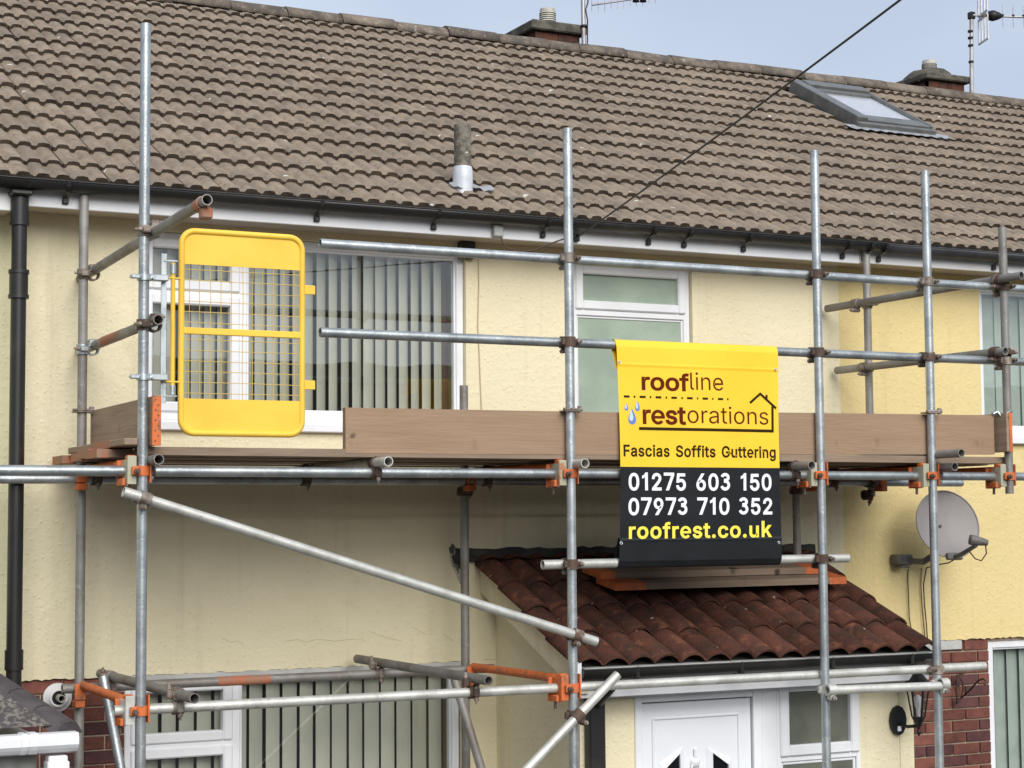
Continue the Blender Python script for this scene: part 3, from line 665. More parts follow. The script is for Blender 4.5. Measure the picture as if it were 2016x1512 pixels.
chimney(p0.x+.055, p1.x-.055, CY+.055, CY+.63, p0.z, .065, .11, None, [(at(1833, 115, CY+.3).x, CY+.33, .068, .115)])

# ------------------------------------------------------------------ aerials
def aerial(name_label, px_top, px_bot, Y, parts):
    a0, a1 = at(*px_bot, Y), at(*px_top, Y); a0.z = min(a0.z, 6.6)
    e = empty('television_aerial', (a0.x, Y, a0.z)); tag(e, name_label, 'aerial')
    MB().tube((a0.x, Y, a0.z), (a1.x, Y, a1.z), .019, 12).build('mast', ALU, e)
    return e, a0, a1
AY = CY-.02
e, a0, a1 = aerial('aluminium television aerial on a mast strapped to the flat capped chimney', (1146, -90), (1150, 78), AY, None)
for z in (at(1148, 52, AY).z,): MB().lathe((a0.x, AY, z), (0, 0, 1), [(.019, -.012), (.03, -.012), (.03, .012), (.019, .012)], 12).build('clamp', IRON, e)
q0, q1 = at(1165, 10, AY), at(1290, -8, AY)
MB().tube(q0, q1, .008, 8).build('boom', ALU, e)
bz = at(1146, -60, AY); MB().tube((a1.x, AY, bz.z), (a1.x+.45, AY, bz.z), .01, 8).build('cross_arm', ALU, e)
MB().tube((a1.x+.3, AY, bz.z), q0+(q1-q0)*.5, .007, 8).build('stay', ALU, e)
for i in range(11):
    pt = q0+(q1-q0)*(i/10); l_ = .055+.012*(i % 3); MB().tube(pt-Vector((0, 0, l_)), pt+Vector((0, 0, l_)), .0028, 6).build('element', ALU, e)
for px in (1252, 1266): pt = at(px, -2, AY); MB().lathe(pt, (0, 0, 1), [(.0, -.03), (.032, -.025), (.02, .02), (.012, .045)], 10).build('dipole_box', IRON, e)
c = MB(); c.poly([(a0.x+.02, AY-.02, a0.z+.4), (a0.x+.024, AY-.021, at(1148, 40, AY).z), (a0.x+.005, AY-.022, at(1148, 20, AY).z), (a0.x+.03, AY-.022, at(1148, 5, AY).z), (a0.x+.018, AY-.02, a1.z)], .006, 6); c.build('lead', CABLEK, e)

e, a0, a1 = aerial('tall television aerial with grid reflector beside the dome capped chimney', (1912.5, 30), (1910, 172), AY, None)
for py in (62, 75, 90, 122):
    z = at(1912, py, AY).z; MB().lathe((a0.x+(a1.x-a0.x)*.5, AY, z), (0, 0, 1), [(.018, -.01), (.026, -.01), (.026, .01), (.018, .01)], 10).build('clip', IRON, e)
hub = at(1912.5, 31, AY); MB().box(hub-Vector((.03, .03, .035)), hub+Vector((.03, .03, .035)), bev=.008).build('mast_clamp', IRON, e)
bd = Vector((.94, -.34, 0)).normalized(); bs = hub+Vector((.0, -.02, .0)); bn = Vector((.34, .94, 0)).normalized()
MB().tube(bs, bs+bd*1.5+Vector((0, 0, -.02)), .011, 8).build('boom', ALU, e)
MB().lathe(bs+bd*.20, bd, [(0, -.045), (.045, -.04), (.055, 0), (.04, .05), (.02, .09)], 12).build('dipole_box', IRON, e)
rb = MB(); rc = bs+bd*.10; ax = (bn, Vector((0, 0, 1)), bd)
for sg in (1, -1):
    for u in (-.12, -.04, .04, .12): rb.obox(rc+bn*u+Vector((0, 0, sg*.135)), ax, (.008, .12, .004))
    for wz in (.022, .255): rb.obox(rc+Vector((0, 0, sg*wz)), ax, (.127, .009, .0043))
rb.obox(rc, ax, (.1, .03, .0035)); rb.build('reflector', ALU, e)
for i in range(10):
    pt = bs+bd*(.30+.105*i); MB().tube(pt-Vector((0, 0, .11)), pt+Vector((0, 0, .11)), .0035, 6).build('element', ALU, e)
    MB().box(pt-Vector((.012, .012, .008)), pt+Vector((.012, .012, .016)), bev=.003).build('element_clip', IRON, e)

# ------------------------------------------------------------------ overhead cable
e = empty('overhead_cable', at(1137, 467, FY-.03)); tag(e, 'thin black cable from fascia bracket up across roof to sky', 'cable')
A = at(1137, 467, FY-.06); Bp = at(1755, 0, -4.2); C2 = A+(Bp-A)*1.8
pts = []
for i in range(25):
    t = i/24; q = A+(C2-A)*t; q.z -= .10*4*t*(1-t)*0.25; pts.append(q)
MB().poly(pts, .0048, 6).build('drop_wire', CABLEK, e)
hb = at(1133, 467, FY-.03); b = MB(); b.box((hb.x-.022, FY-.045, hb.z-.025), (hb.x+.022, FY-.0185, hb.z+.02), bev=.003); b.tube((hb.x, FY-.03, hb.z), (hb.x, FY-.075, hb.z+.012), .006, 8); b.build('hook_bracket', IRON, e)
pts = [tuple(at(x, y, FY-.05-.03*sin(pi*i/8))) for i, (x, y) in enumerate(((986, 464), (990, 478), (998, 488), (1012, 494), (1030, 496), (1050, 492), (1075, 483), (1105, 472), (1133, 464)))]
MB().poly(pts, .005, 6).build('loop_cable', CABLE, e)

# ------------------------------------------------------------------ porch
PX0, PX1, PFY = 4.735, 6.945, -1.0
PEY, PEZ, PWZ = -1.205, 2.158, 2.69       # eave line and height where roof meets the wall
por = empty('porch', ((PX0+PX1)/2, PFY, 0)); tag(por, 'cream front porch with red-brown clay tiled lean-to roof and white door', 'porch')
PTH = math.atan2(PWZ-PEZ, -PEY); PC, PS = cos(PTH), sin(PTH); PL = sqrt(PEY**2+(PWZ-PEZ)**2)
def pr(X, s, w=0.): return Vector((X, PEY+s*PC-w*PS, PEZ+s*PS+w*PC))
RX0, RX1 = 4.60, 6.975
b = MB(); b.add([pr(RX0+.02, .02, -.01), pr(RX1-.02, .02, -.01), pr(RX1-.02, PL, -.01), pr(RX0+.02, PL, -.01)], [(0, 1, 2, 3)]); proof = b.build('roof', UNDER, por)
NCOL = 15; PW = (RX1-RX0)/NCOL; PG = PL/4.15; nP = 11
v = []; f = []; mi = []; sm = []
prof = [(PW*i/(nP-1), .045*max(0., sin(pi*i/(nP-1)))**.75) for i in range(nP)]
for (yy, lift, th) in ((0, .02, 0), (PG+.05, -.004, 0), (0, .02, 0), (.002, .02, .014)):
    for (u, h) in prof: v.append((u, yy, h+lift-th))
for i in range(nP-1):
    f += [(i, i+1, nP+i+1, nP+i), (3*nP+i, 3*nP+i+1, 2*nP+i+1, 2*nP+i)]; mi += [0, 0]; sm += [True, False]
v2 = [(u, yy, h+l_-.014) for (yy, l_) in ((0.002, .02), (PG+.05, -.004)) for (u, h) in prof]; n0 = len(v); v += v2
for i in range(nP-1): f.append((n0+i+1, n0+i, n0+nP+i, n0+nP+i+1)); mi.append(0); sm.append(True)
f += [(0, nP, n0+nP, n0), (nP-1, n0+nP-1, n0+2*nP-1, 2*nP-1)]; mi += [0, 0]; sm += [False, False]
pm = bpy.data.meshes.new('clay_tile'); pm.from_pydata(v, [], f); pm.materials.append(CLAY); pm.polygons.foreach_set('use_smooth', sm); pm.update()
for c in range(NCOL):
    for k in range(5):
        s = k*PG-.012
        if s > PL-.05: continue
        o = bpy.data.objects.new('clay_tile', pm); link(o, proof, pr(RX0+c*PW+random.uniform(-.002, .002), s+random.uniform(-.006, .006), random.uniform(0, .003)))
        o.rotation_euler = (PTH+random.gauss(0, .004), random.gauss(0, .006), random.gauss(0, .006))
        if k == 4 or s+PG+.05 > PL: o.scale = (1, max(.2, (PL-.012-s)/(PG+.05)), 1)
# flashing along the wall
fl = MB(); n = 60; vs = []
for i in range(n+1):
    X = 4.475+(RX1+.02-4.475)*i/n; j1 = random.uniform(-.006, .006); vs += [(X, -.006, PWZ+.077+j1), (X, -.014, PWZ+.0), (X, -.10, PWZ+.012+.012*abs(sin(pi*(X-RX0)/PW)))]
fl.add(vs, [(3*i+t+1, 3*i+4+t, 3*i+3+t, 3*i+t) for i in range(n) for t in range(2)], 0, True); fl.build('wall_flashing', BITUMEN, por)
for mm, yy, ol in ((MORTARW, -.004, ((884, 1078), (892, 1070), (900, 1080), (906, 1092), (903, 1122), (912, 1142), (905, 1150), (899, 1130), (890, 1112))), (BITUMEN, -.009, ((890, 1094), (899, 1091), (906, 1096), (916, 1094), (918, 1122), (908, 1126), (901, 1112), (895, 1108)))):
    q = MB(); q.prism([at(x+random.uniform(-1, 1), y+random.uniform(-1, 1), yy) for x, y in ol], (0, .004, 0)); q.build('chipped_render', mm, por)
# walls
b = MB(); zt = lambda y: PWZ+(PWZ-PEZ)/(-PEY)*y-.03
b.prism([(PX0, 0, 0), (PX0, PFY, 0), (PX0, PFY, zt(PFY)), (PX0, 0, zt(0))], (.1, 0, 0)); b.build('side_wall', CREAM, por)
b = MB(); b.prism([(PX1, 0, 0), (PX1, PFY, 0), (PX1, PFY, zt(PFY)), (PX1, 0, zt(0))], (-.1, 0, 0)); b.build('side_wall', CREAM, por)
DX0, DX1 = at(1249, 1450, PFY).x, at(1482, 1450, PFY).x; SX1 = at(1693, 1450, PFY).x
ZH = 2.04
b = MB(); b.box((PX0+.101, PFY, 0), (DX0, PFY+.1, ZH)); b.box((SX1, PFY, 0), (PX1-.101, PFY+.1, ZH)); b.box((PX0+.101, PFY+.002, ZH+.001), (PX1-.101, PFY+.1, zt(PFY)))
b.box((PX0, PFY-.004, 0), (PX0+.1, PFY, zt(PFY))); b.box((PX1-.1, PFY-.004, 0), (PX1, PFY, zt(PFY))); b.build('front_wall', CREAM, por)
# barge strip along the left verge
b = MB(); a, c = pr(0, .03, -.02), pr(0, PL, -.02)
b.prism([(RX0+.035, a.y, a.z), (RX0+.035, c.y, c.z), (RX0+.035, c.y, c.z-.15), (RX0+.035, a.y, a.z-.13)], (.064, 0, 0)); b.build('barge_board', CREAM, por)
b = MB(); b.prism([(RX1-.035, a.y, a.z), (RX1-.035, c.y, c.z), (RX1-.035, c.y, c.z-.12), (RX1-.035, a.y, a.z-.12)], (-.03, 0, 0)); b.build('barge_board', PVCD, por)
b = MB(); b.box((RX0+.03, PEY+.05, 1.995), (RX1-.03, PEY+.072, 2.12), bev=.003); b.build('fascia', PVC, por)
b = MB(); b.box((RX0+.1, PEY+.073, 2.002), (RX1-.05, PFY-.005, 2.012)); b.build('soffit', PVC, por)
b = MB(); b.box((PX0+.1, PFY-.02, 1.975), (PX1-.11, PFY-.005, 2.0015), bev=.003); b.build('head_trim', PVC, por)
b = MB(); b.box((RX0+.005, PEY-.02, 2.09), (RX0+.029, PEY+.082, 2.19)); b.build('box_end', PVC, por)
def pgutter():
    gz, gy, r_, n = PEZ-.008, PEY-.004, .050, 12; gx0, gx1 = RX0+.03, RX1-.02; gt = MB(); vs = []; fs = []
    for X in (gx0, gx1):
        for rr in (r_, r_-.004):
            for i in range(n+1): a = pi+pi*i/n; vs.append((X, gy+rr*cos(a), gz+rr*sin(a)*1.15))
    m1 = n+1
    for i in range(n): fs += [(i, i+1, 2*m1+i+1, 2*m1+i), (m1+i+1, m1+i, 3*m1+i, 3*m1+i+1), (i+1, i, m1+i, m1+i+1), (2*m1+i, 2*m1+i+1, 3*m1+i+1, 3*m1+i)]
    gt.add(vs, fs, 0, True); gt.tube((gx0, gy-r_+.002, gz), (gx1, gy-r_+.002, gz), .005, 6)
    gt.add([vs[i] for i in range(m1)], [tuple(range(m1))]); gt.add([vs[2*m1+i] for i in range(m1)], [tuple(range(m1))[::-1]])
    o = gt.build('gutter', BLACKP, por)
    for X in (4.95, 5.6, 6.2, 6.75): MB().box((X-.012, gy-r_-.006, gz-.066), (X+.012, gy+r_, gz+.008), bev=.01).build('bracket', BLACKP, o)
    MB().box((gx0, gy-.045, gz+.004), (gx1-.05, gy+.05, gz+.010)).build('eaves_strip', GREYBOX, o)
    dpx = at(1175, 1440, PFY-.06).x
    d = MB(); d.box((dpx-.048, PFY-.075, 0.02), (dpx+.048, PFY-.006, 2.02), bev=.008); d.build('downpipe', BLACKP, por)
    MB().poly([(dpx, gy, gz-.05), (dpx, gy, gz-.09), (dpx, PFY-.04, gz-.2)], .036, 12).build('offset_bend', BLACKP, por)
pgutter()
# door
door = empty('door', ((DX0+DX1)/2, PFY, 0), por); door['label'] = 'white panelled door with angled dark glass lights'
y = PFY
b = MB(); b.box((DX0, y-.012, 0), (DX0+.045, y+.06, ZH), bev=.004); b.box((DX1-.0, y-.012, 0), (DX1+.055, y+.06, ZH), bev=.004); b.box((DX0+.0455, y-.011, ZH-.10), (DX1-.0005, y+.059, ZH-.001), bev=.004); b.build('frame', PVC, door)
LZ = ZH-.108
b = MB(); b.box((DX0+.049, y+.005, .05), (DX1-.008, y+.045, LZ), bev=.004); b.build('leaf', DOORW, door)
mx0, mx1 = at(1284, 1450, y).x, at(1457, 1450, y).x; mz = at(1370, 1408, y).z
b = MB(); w_ = .014
b.box((mx0, y-.004, .3), (mx0+w_, y+.006, mz), bev=.004); b.box((mx1-w_, y-.004, .3), (mx1, y+.006, mz), bev=.004); b.box((mx0+w_, y-.0035, mz-w_), (mx1-w_, y+.0055, mz), bev=.004); b.build('moulding', DOORW, door)
def light(x0, x1, zl, zr, zb=1.05):
    b = MB(); t = .03; o = [(x0, zb), (x1, zb), (x1, zr), (x0, zl)]; i_ = [(x0+t, zb+t), (x1-t, zb+t), (x1-t, zr-t*1.1), (x0+t, zl-t*1.1)]
    vs = [(a, y-.014, c) for a, c in i_]+[(a, y+.004, c) for a, c in o]
    b.add(vs, [(4+k, 4+(k+1) % 4, (k+1) % 4, k) for k in range(4)]); b.add([(a, y-.014, c) for a, c in i_]+[(a, y+.004, c) for a, c in i_], [(k, (k+1) % 4, 4+(k+1) % 4, 4+k) for k in range(4)]); b.build('glazing_bead', DOORW, door)
    b = MB(); b.add([(a, y-.001, c) for a, c in i_], [(0, 1, 2, 3)]); b.build('pane', BLACKGLASS, door)
Z_ = lambda px, py: at(px, py, y).z
X_ = lambda px: at(px, 1490, y).x
light(X_(1298), X_(1346), Z_(1298, 1502), Z_(1346, 1470)); light(X_(1392), X_(1441), Z_(1394, 1470), Z_(1441, 1492))
k = MB(); kc = at(1369, 1500, y); k.lathe((kc.x, y+.004, kc.z), (0, -1, 0), [(0, .022), (.016, .02), (.03, .008), (.033, 0)], 16); k.box((kc.x-.012, y-.014, kc.z+.02), (kc.x+.012, y+.004, kc.z+.075), bev=.006); k.lathe((kc.x, y-.005, kc.z-.03), (0, -1, 0), [(.02, 0), (.027, .008), (.033, 0)], 14); k.build('knocker', PVC, door)
# side light
sw = empty('window', ((DX1+SX1)/2, y, 0), por); wx0, wx1 = at(1528, 1450, y).x, SX1
ztr = at(1610, 1489, y).z
b = MB(); b.box((DX1+.056, y-.010, .0), (wx0, y+.06, ZH-.002), bev=.004); rect_frame(b, wx0+.001, wx1, .9, ZH-.005, .03, y-.006, y+.06); b.box((wx0+.03, y-.005, ztr-.018), (wx1-.03, y+.058, ztr+.018), bev=.004); b.build('frame', PVC, sw)
b = MB(); rect_frame(b, wx0+.02, wx1-.012, ztr+.012, ZH-.025, .062, y-.022, y+.04, bev=.008); b.build('sash', PVC, sw)
pane(sw, wx0+.07, wx1-.06, ztr+.06, ZH-.075, y+.012, FROSTD)
b = MB(); rect_frame(b, wx0+.032, wx1-.032, .93, ztr-.02, .016, y+.004, y+.04); b.build('bead', PVC, sw)
pane(sw, wx0+.04, wx1-.04, .94, ztr-.03, y+.012, FROSTD)
b = MB(); b.box((wx0, y-.005, 0), (wx1, y+.05, .898)); b.build('lower_panel', PVC, sw)
MB().box((PX0+.11, -.2, .01), (PX1-.11, -.05, 2.0)).build('back_lining', ROOM, por)
b = MB(); b.box((7.02, .0, 0.5), (7.05, .012, 2.0)); b.build('corner_shade_strip', WOODD, por)  # brown strip standing in for the wall corner in shade

# ------------------------------------------------------------------ lantern on the porch front
lc = at(1766, 1418, PFY-.01); ln = empty('wall_lantern', (lc.x, PFY, lc.z-.12)); tag(ln, 'black carriage lantern with glass panes on the porch front', 'lantern')
b = MB(); b.prism([(lc.x+.055*cos(a)*(.75 if abs(sin(a)) > .9 else 1), PFY-.007, lc.z+.085*sin(a)) for a in [2*pi*i/12 for i in range(12)]], (0, -.022, 0)); b.build('back_plate', IRON, ln)
hx, hy = lc.x+.035, PFY-.16
b = MB(); b.poly([(lc.x, PFY-.025, lc.z-.01), (lc.x+.012, PFY-.09, lc.z-.03), (hx, hy, lc.z-.02), (hx, hy, lc.z+.02)], .010, 8); b.build('arm', IRON, ln)
zb, zt_ = lc.z+.02, lc.z+.215
b = MB(); b.lathe((hx, hy, 0), (0, 0, 1), [(.0, zb-.10), (.008, zb-.09), (.013, zb-.075), (.007, zb-.06), (.018, zb-.03), (.035, zb), (.038, zb+.012), (.0, zb+.014)], 8, 0, False); b.build('base', IRON, ln)
for i in range(6):
    a = 2*pi*i/6+.3; a2 = a+2*pi/6
    P0 = Vector((hx+.036*cos(a), hy+.036*sin(a), zb+.01)); P1 = Vector((hx+.066*cos(a), hy+.066*sin(a), zt_)); Q0 = Vector((hx+.036*cos(a2), hy+.036*sin(a2), zb+.01)); Q1 = Vector((hx+.066*cos(a2), hy+.066*sin(a2), zt_))
    MB().tube(P0, P1, .0045, 6).build('cage_bar', IRON, ln)
    b = MB(); b.add([P0, Q0, Q1, P1], [(0, 1, 2, 3)]); b.build('pane', LAMPG, ln)
b = MB(); b.lathe((hx, hy, 0), (0, 0, 1), [(.072, zt_), (.076, zt_+.008), (.05, zt_+.035), (.03, zt_+.06), (.012, zt_+.07), (.016, zt_+.085), (.006, zt_+.10), (.0, zt_+.115)], 12, 0, False); b.build('roof_cap', IRON, ln)
b = MB(); b.lathe((hx, hy, 0), (0, 0, 1), [(.012, zb+.01), (.013, zb+.05), (.022, zb+.08), (.024, zb+.12), (.0, zb+.14)], 12); b.build('bulb', PVC, ln)
b = MB(); b.box((lc.x-.012, PFY-.0315, lc.z-.06), (lc.x+.014, PFY-.029, lc.z-.032)); b.build('sticker', INK_WHITE, ln)

# ------------------------------------------------------------------ wrought iron bracket on the brick of the yellow house
hp = at(1890, 1365, -.02); hbk = empty('hanging_basket_bracket', (hp.x, 0, hp.z-.1)); tag(hbk, 'rusty scrolled iron basket bracket on brick wall under tube end', 'bracket')
pts = [tuple(at(x, y, -.02)) for x, y in ((1884, 1385), (1890, 1378), (1896, 1362), (1896, 1345), (1890, 1334), (1886, 1342), (1888, 1352))]
MB().poly(pts, .007, 6).build('scroll', RUSTIRON, hbk)
MB().poly([tuple(at(x, y, -.03-.0*i)) for i, (x, y) in enumerate(((1885, 1386), (1883, 1360), (1886, 1330), (1900, 1324)))], .008, 6).build('back_bar', RUSTIRON, hbk)
MB().poly([tuple(at(x, y, -.02-.11*i)) for i, (x, y) in enumerate(((1893, 1374), (1912, 1356), (1926, 1340), (1936, 1336), (1942, 1342), (1938, 1348)))], .006, 6).build('arm', RUSTIRON, hbk)

# ------------------------------------------------------------------ satellite dish
bp = at(1785, 1104, -.05); sdh = empty('satellite_dish', (bp.x, 0, bp.z)); tag(sdh, 'grey oval satellite dish on the yellow wall beside the scaffold', 'satellite dish')
dc = at(1866, 1032, -.33); dn = Vector((-.16, -.95, .26)).normalized(); dxv = Vector((0, 0, 1)).cross(dn).normalized()*-1; dzv = dxv.cross(dn)*-1
if dzv.z < 0: dzv = -dzv
b = MB(); n = 32; vs = [dc-dn*.05]; R_ = 8; fs = []
for j in range(1, R_+1):
    f_ = j/R_
    for i in range(n): a = 2*pi*i/n; vs.append(dc+dxv*(.222*f_*cos(a))+dzv*(.222*f_*sin(a))-dn*(.05*(1-f_*f_)))
for i in range(n): fs.append((0, 1+i, 1+(i+1) % n))
for j in range(R_-1):
    for i in range(n): fs.append((1+j*n+i, 1+(j+1)*n+i, 1+(j+1)*n+(i+1) % n, 1+j*n+(i+1) % n))
b.add(vs, fs, 0, True); b.add([p-dn*.004 for p in vs], [f[::-1] for f in fs], 0, True)
rim = [dc+dxv*(.222*cos(2*pi*i/n))+dzv*(.222*sin(2*pi*i/n)) for i in range(n+1)]
b.poly(rim, .005, 6, caps=False); b.build('reflector', DISHM, sdh)
tp = dc-dn*.046+dxv*.03
b = MB(); b.lathe(tp, dn, [(.0, .012), (.009, .011), (.010, -.004)], 12); b.build('centre_bolt', DISHD, sdh)
b = MB(); b.box((bp.x-.10, -.10, bp.z-.03), (bp.x+.02, .004, bp.z+.042), bev=.012); b.box((bp.x-.095, -.106, bp.z-.045), (bp.x-.02, -.02, bp.z-.033), bev=.003); b.build('wall_bracket', DISHD, sdh)
low = dc-dzv*.15-dn*.06
b = MB(); b.poly([(bp.x-.02, -.06, bp.z), (bp.x+.05, -.16, bp.z-.005), low-Vector((.02, -.02, .0)), low+dzv*.05-dn*.03], .021, 12); b.build('mount_arm', DISHD, sdh)
lnb0 = at(1908, 1062, -.60); lnb1 = at(1946, 1069, -.66); arm0 = dc-dzv*.215
b = MB(); b.poly([arm0+dn*.005, arm0+dn*.06-dzv*.01, lnb0+(lnb1-lnb0)*.35-Vector((0, 0, .03))], .014, 8); b.build('feed_arm', DISHD, sdh)
b = MB(); b.obox(arm0+dn*.012, (dxv, dzv, dn), (.055, .022, .016), bev=.006); b.build('arm_foot', DISHD, sdh)
b = MB(); dd = (lnb1-lnb0); LN = dd.length; b.lathe(lnb0, dd.normalized(), [(0, 0), (.030, .001), (.033, LN*.12), (.031, LN*.35), (.022, LN*.8), (.018, LN*.97), (0, LN)], 16); b.build('receiver_head', DISHD, sdh)
b = MB(); cp = [lnb0+dd*.85-Vector((0, 0, .02))]+[at(x, y, Y) for x, y, Y in ((1942, 1090, -.6), (1932, 1104, -.55), (1920, 1100, -.5), (1908, 1085, -.45), (1895, 1092, -.35), (1868, 1108, -.2), (1845, 1112, -.1), (1824, 1118, -.05), (1818, 1150, -.03), (1820, 1190, -.02), (1824, 1230, -.02), (1826, 1262, -.02))]
b.poly(cp, .0042, 6); b.build('cable', CABLE, sdh)
b = MB(); b.poly([at(x, y, -.015) for x, y in ((1788, 1120), (1787, 1140), (1789, 1180), (1790, 1215), (1794, 1240))], .0038, 6); b.build('cable', CABLE, sdh)
b = MB(); b.poly([at(x, y, -.015) for x, y in ((1814, 1118), (1813, 1150), (1815, 1190), (1818, 1225), (1821, 1255))], .0032, 6); b.build('cable', CABLE, sdh)

# ------------------------------------------------------------------ neighbour's porch canopy, lower left
cn = empty('porch_canopy', (1.2, -1.4, 0)); tag(cn, 'white guttered porch canopy with dark hipped felt roof, lower left corner', 'porch')
GY = -1.42; gr = at(146, 1438, GY); gx = gr.x; gzt = gr.z
hb_ = Vector((gx-.01, GY+.04, gzt+.022)); hm = at(0, 1338, -1.0); ht_ = hm+(hm-hb_)*1.6
ht_.y = min(ht_.y, -.01)
lft_end = -.4
b = MB(); b.add([(lft_end, hb_.y, hb_.z), hb_, ht_, (lft_end, ht_.y, ht_.z)], [(0, 1, 2, 3)]); b.add([hb_, (hb_.x, -.002, hb_.z), (ht_.x, -.002, ht_.z), ht_], [(0, 1, 2, 3)]); b.build('roof', FELT, cn)
n = 7
for i in range(n):
    a = hb_+(ht_-hb_)*(i/n+.004); c = hb_+(ht_-hb_)*((i+1)/n-.004); d = (c-a); sd_ = d.cross(Vector((0, 0, 1))).normalized(); up = sd_.cross(d).normalized()
    b = MB(); vs = []
    for q in (a, c): vs += [q-sd_*.085+Vector((0, 0, -.04)), q-sd_*.045+up*.004, q+up*.012, q+sd_*.045+up*.004, q+sd_*.085+Vector((0, 0, -.045))]
    b.add(vs, [(k+5, k+6, k+1, k) for k in range(4)]+[(0, 1, 2, 3, 4), (9, 8, 7, 6, 5)]); b.build('hip_tile', SLATE, cn)
b = MB(); b.box((lft_end, GY-.002, gzt-.095), (gx-.02, GY+.03, gzt-.02)); b.build('fascia', PVC, cn)
gt = MB(); pf = [(0, .0), (.0, -.014), (-.010, -.018), (-.010, -.05), (.002, -.066), (.018, -.082), (.03, -.086), (.075, -.086), (.075, 0)]
gt.prism([(lft_end, GY-.085+a_, gzt+c_) for a_, c_ in pf], (gx-lft_end, 0, 0)); go = gt.build('gutter', PVC, cn)
for px in (47, 66):
    X = at(px, 1450, GY-.08).x; w_ = .018 if px == 66 else .012
    gt = MB(); gt.prism([(X-w_, GY-.085-.004+a_*1.04, gzt+.006+c_*1.1) for a_, c_ in pf], (2*w_, 0, 0)); gt.build('bracket', PVC, go)
X = at(113, 1495, GY-.04).x
b = MB(); b.box((X-.042, GY-.06, .02), (X+.042, GY+.01, gzt-.1), bev=.006); b.box((X-.048, GY-.066, gzt-.165), (X+.048, GY+.012, gzt-.125), bev=.004); b.build('downpipe', PVC, cn)
b = MB(); b.box((lft_end, GY+.10, 0), (at(72, 1495, GY+.1).x, GY+.18, gzt-.1)); b.build('front_panel', GREYBOX, cn)
b = MB(); b.box((lft_end, GY+.031, gzt-.1), (gx-.02, -.005, gzt-.085)); b.build('soffit', PVCD, cn)

# ------------------------------------------------------------------ scaffold
sc = empty('scaffold', (4.7, -.85, 0)); tag(sc, 'steel tube scaffold with orange transoms standing before the cream house', 'scaffold')
R = .0242; YF, YR = -1.38, -.30; YLF, YLR = YF+.05, YR-.05
ZP, ZL, ZG, ZM, ZB = 3.160, 2.076, 4.269, 3.836, 2.701
def tube(name, p0, p1, m_=GALV, label=None):
    o = MB().tube(p0, p1, R, 20, .004).build(name, m_, sc)
    if label: o['label'] = label
    return o
def std(px, py, Y, name='standard', m_=GALV, z0=0.01, lean=0.):
    p = at(px, py, Y); tube(name, (p.x+lean, Y, z0), (p.x, Y, p.z), m_); return p.x
S1 = std(287, 47, YF); S2 = std(1117, 253, YF); S3 = std(1603, 297, YF); S4 = std(1820.7, 337, YF)
S5 = std(1973, 448, YF, z0=at(1990, 972, YF).z, m_=GALVD)
R1 = std(165.7, 380, YR, m_=GALVD); R2 = std(913, 759, YR, m_=GALVD)
R3 = std(1705, 492, YR, m_=GALVD, z0=ZP-.1); R4x = at(1568, 1000, YR).x
tube('standard', (R4x, YR, 2.69), (R4x, YR, ZP-.03), GALVD)
# sole plates on the ground
for x, Y in ((S1, YF), (S2, YF), (S3, YF), (S4, YF), (R1, YR)): MB().box((x-.075, Y-.075, .0), (x+.075, Y+.075, .008)).build('base_plate', STEELC, sc)
X0, X1 = 1.1, 9.0
tube('ledger', (X0, YLF, ZP), (X1, YLF, ZP)); tube('ledger', (X0, YLR, ZP-.012), (7.9, YLR, ZP-.012))
lx = at(224, 1398, YLF).x
tube('ledger', (lx, YLF, ZL), (7.205, YLF, ZL-.004), GALVP)
ro = tube('ledger', (at(122, 1357, YLR).x, YLR, 2.101), (4.55, YLR, 2.105), GALVD)
MB().tube((at(428, 1345, YLR).x, YLR, 2.1022), (at(530, 1340, YLR).x, YLR, 2.1026), R+.0009, 20, .0012).build('painted_band', ORANGED, ro)
gx0 = at(630, 479, YLF).x
tube('guard_rail', (gx0, YLF, ZG), (X1, YLF, ZG)); tube('guard_rail', (gx0, YLF, ZM), (X1, YLF, ZM))
tube('rail', (at(1068, 1112, YLF).x, YLF, ZB-.003), (at(1669, 1098, YLF).x, YLF, ZB+.003), GALVP)
YBR = YF-.05
def extend(p, q, a=0., b=0.):
    d = (q-p).normalized(); return p-d*a, q+d*b
tube('brace', at(243, 968, YBR), at(1174, 1263, YBR), GALVP)
p, q = extend(at(1040, 1512, YBR), at(1216, 1328, YBR), 1.6, 0); tube('brace', p, q, GALVP)
tube('brace', at(203, 1332, YLR-.06), at(262, 1640, YLR-.25), GALV); tube('brace', at(893, 1330, YLR-.06), at(985, 1640, YLR-.25), GALVD)
tube('rail', at(1628, 1359, YBR), at(1866, 1350, YBR), GALVP)
# left return rails
XT = S1+.05
tt = tube('return_rail', atx(152, 553, XT-.015), atx(408, 393, XT), GALVD); en = atx(408, 393, XT)
b = MB(); b.tube(en+Vector((.0, .06, -.004)), en+Vector((.0, .12, -.010)), .031, 16, .006); b.box(en+Vector((-.012, .035, -.075)), en+Vector((.038, .09, -.026)), bev=.008); b.build('end_clip', mat('faded_orange_paint', (.42, .15, .07), .7, col2=(.30, .17, .11), nscale=18), sc)
tr_ = tube('return_rail', atx(152, 694, XT-.015), atx(312, 629, XT), GALVD)
a_, b_ = atx(205, 672, XT-.01), atx(245, 656, XT-.005); MB().tube(a_, b_, R+.0009, 20, .0012).build('painted_band', ORANGED, tr_)
# right return rails
def ret(pA, pB, ea, eb): p, q = extend(at(*pA, YR-.05), at(*pB, YF-.05), ea, eb); tube('return_rail', p, q, GALVD)
ret((1697, 596), (1978, 548), .30, .12); ret((1712, 722), (1972, 692), .30, .03)
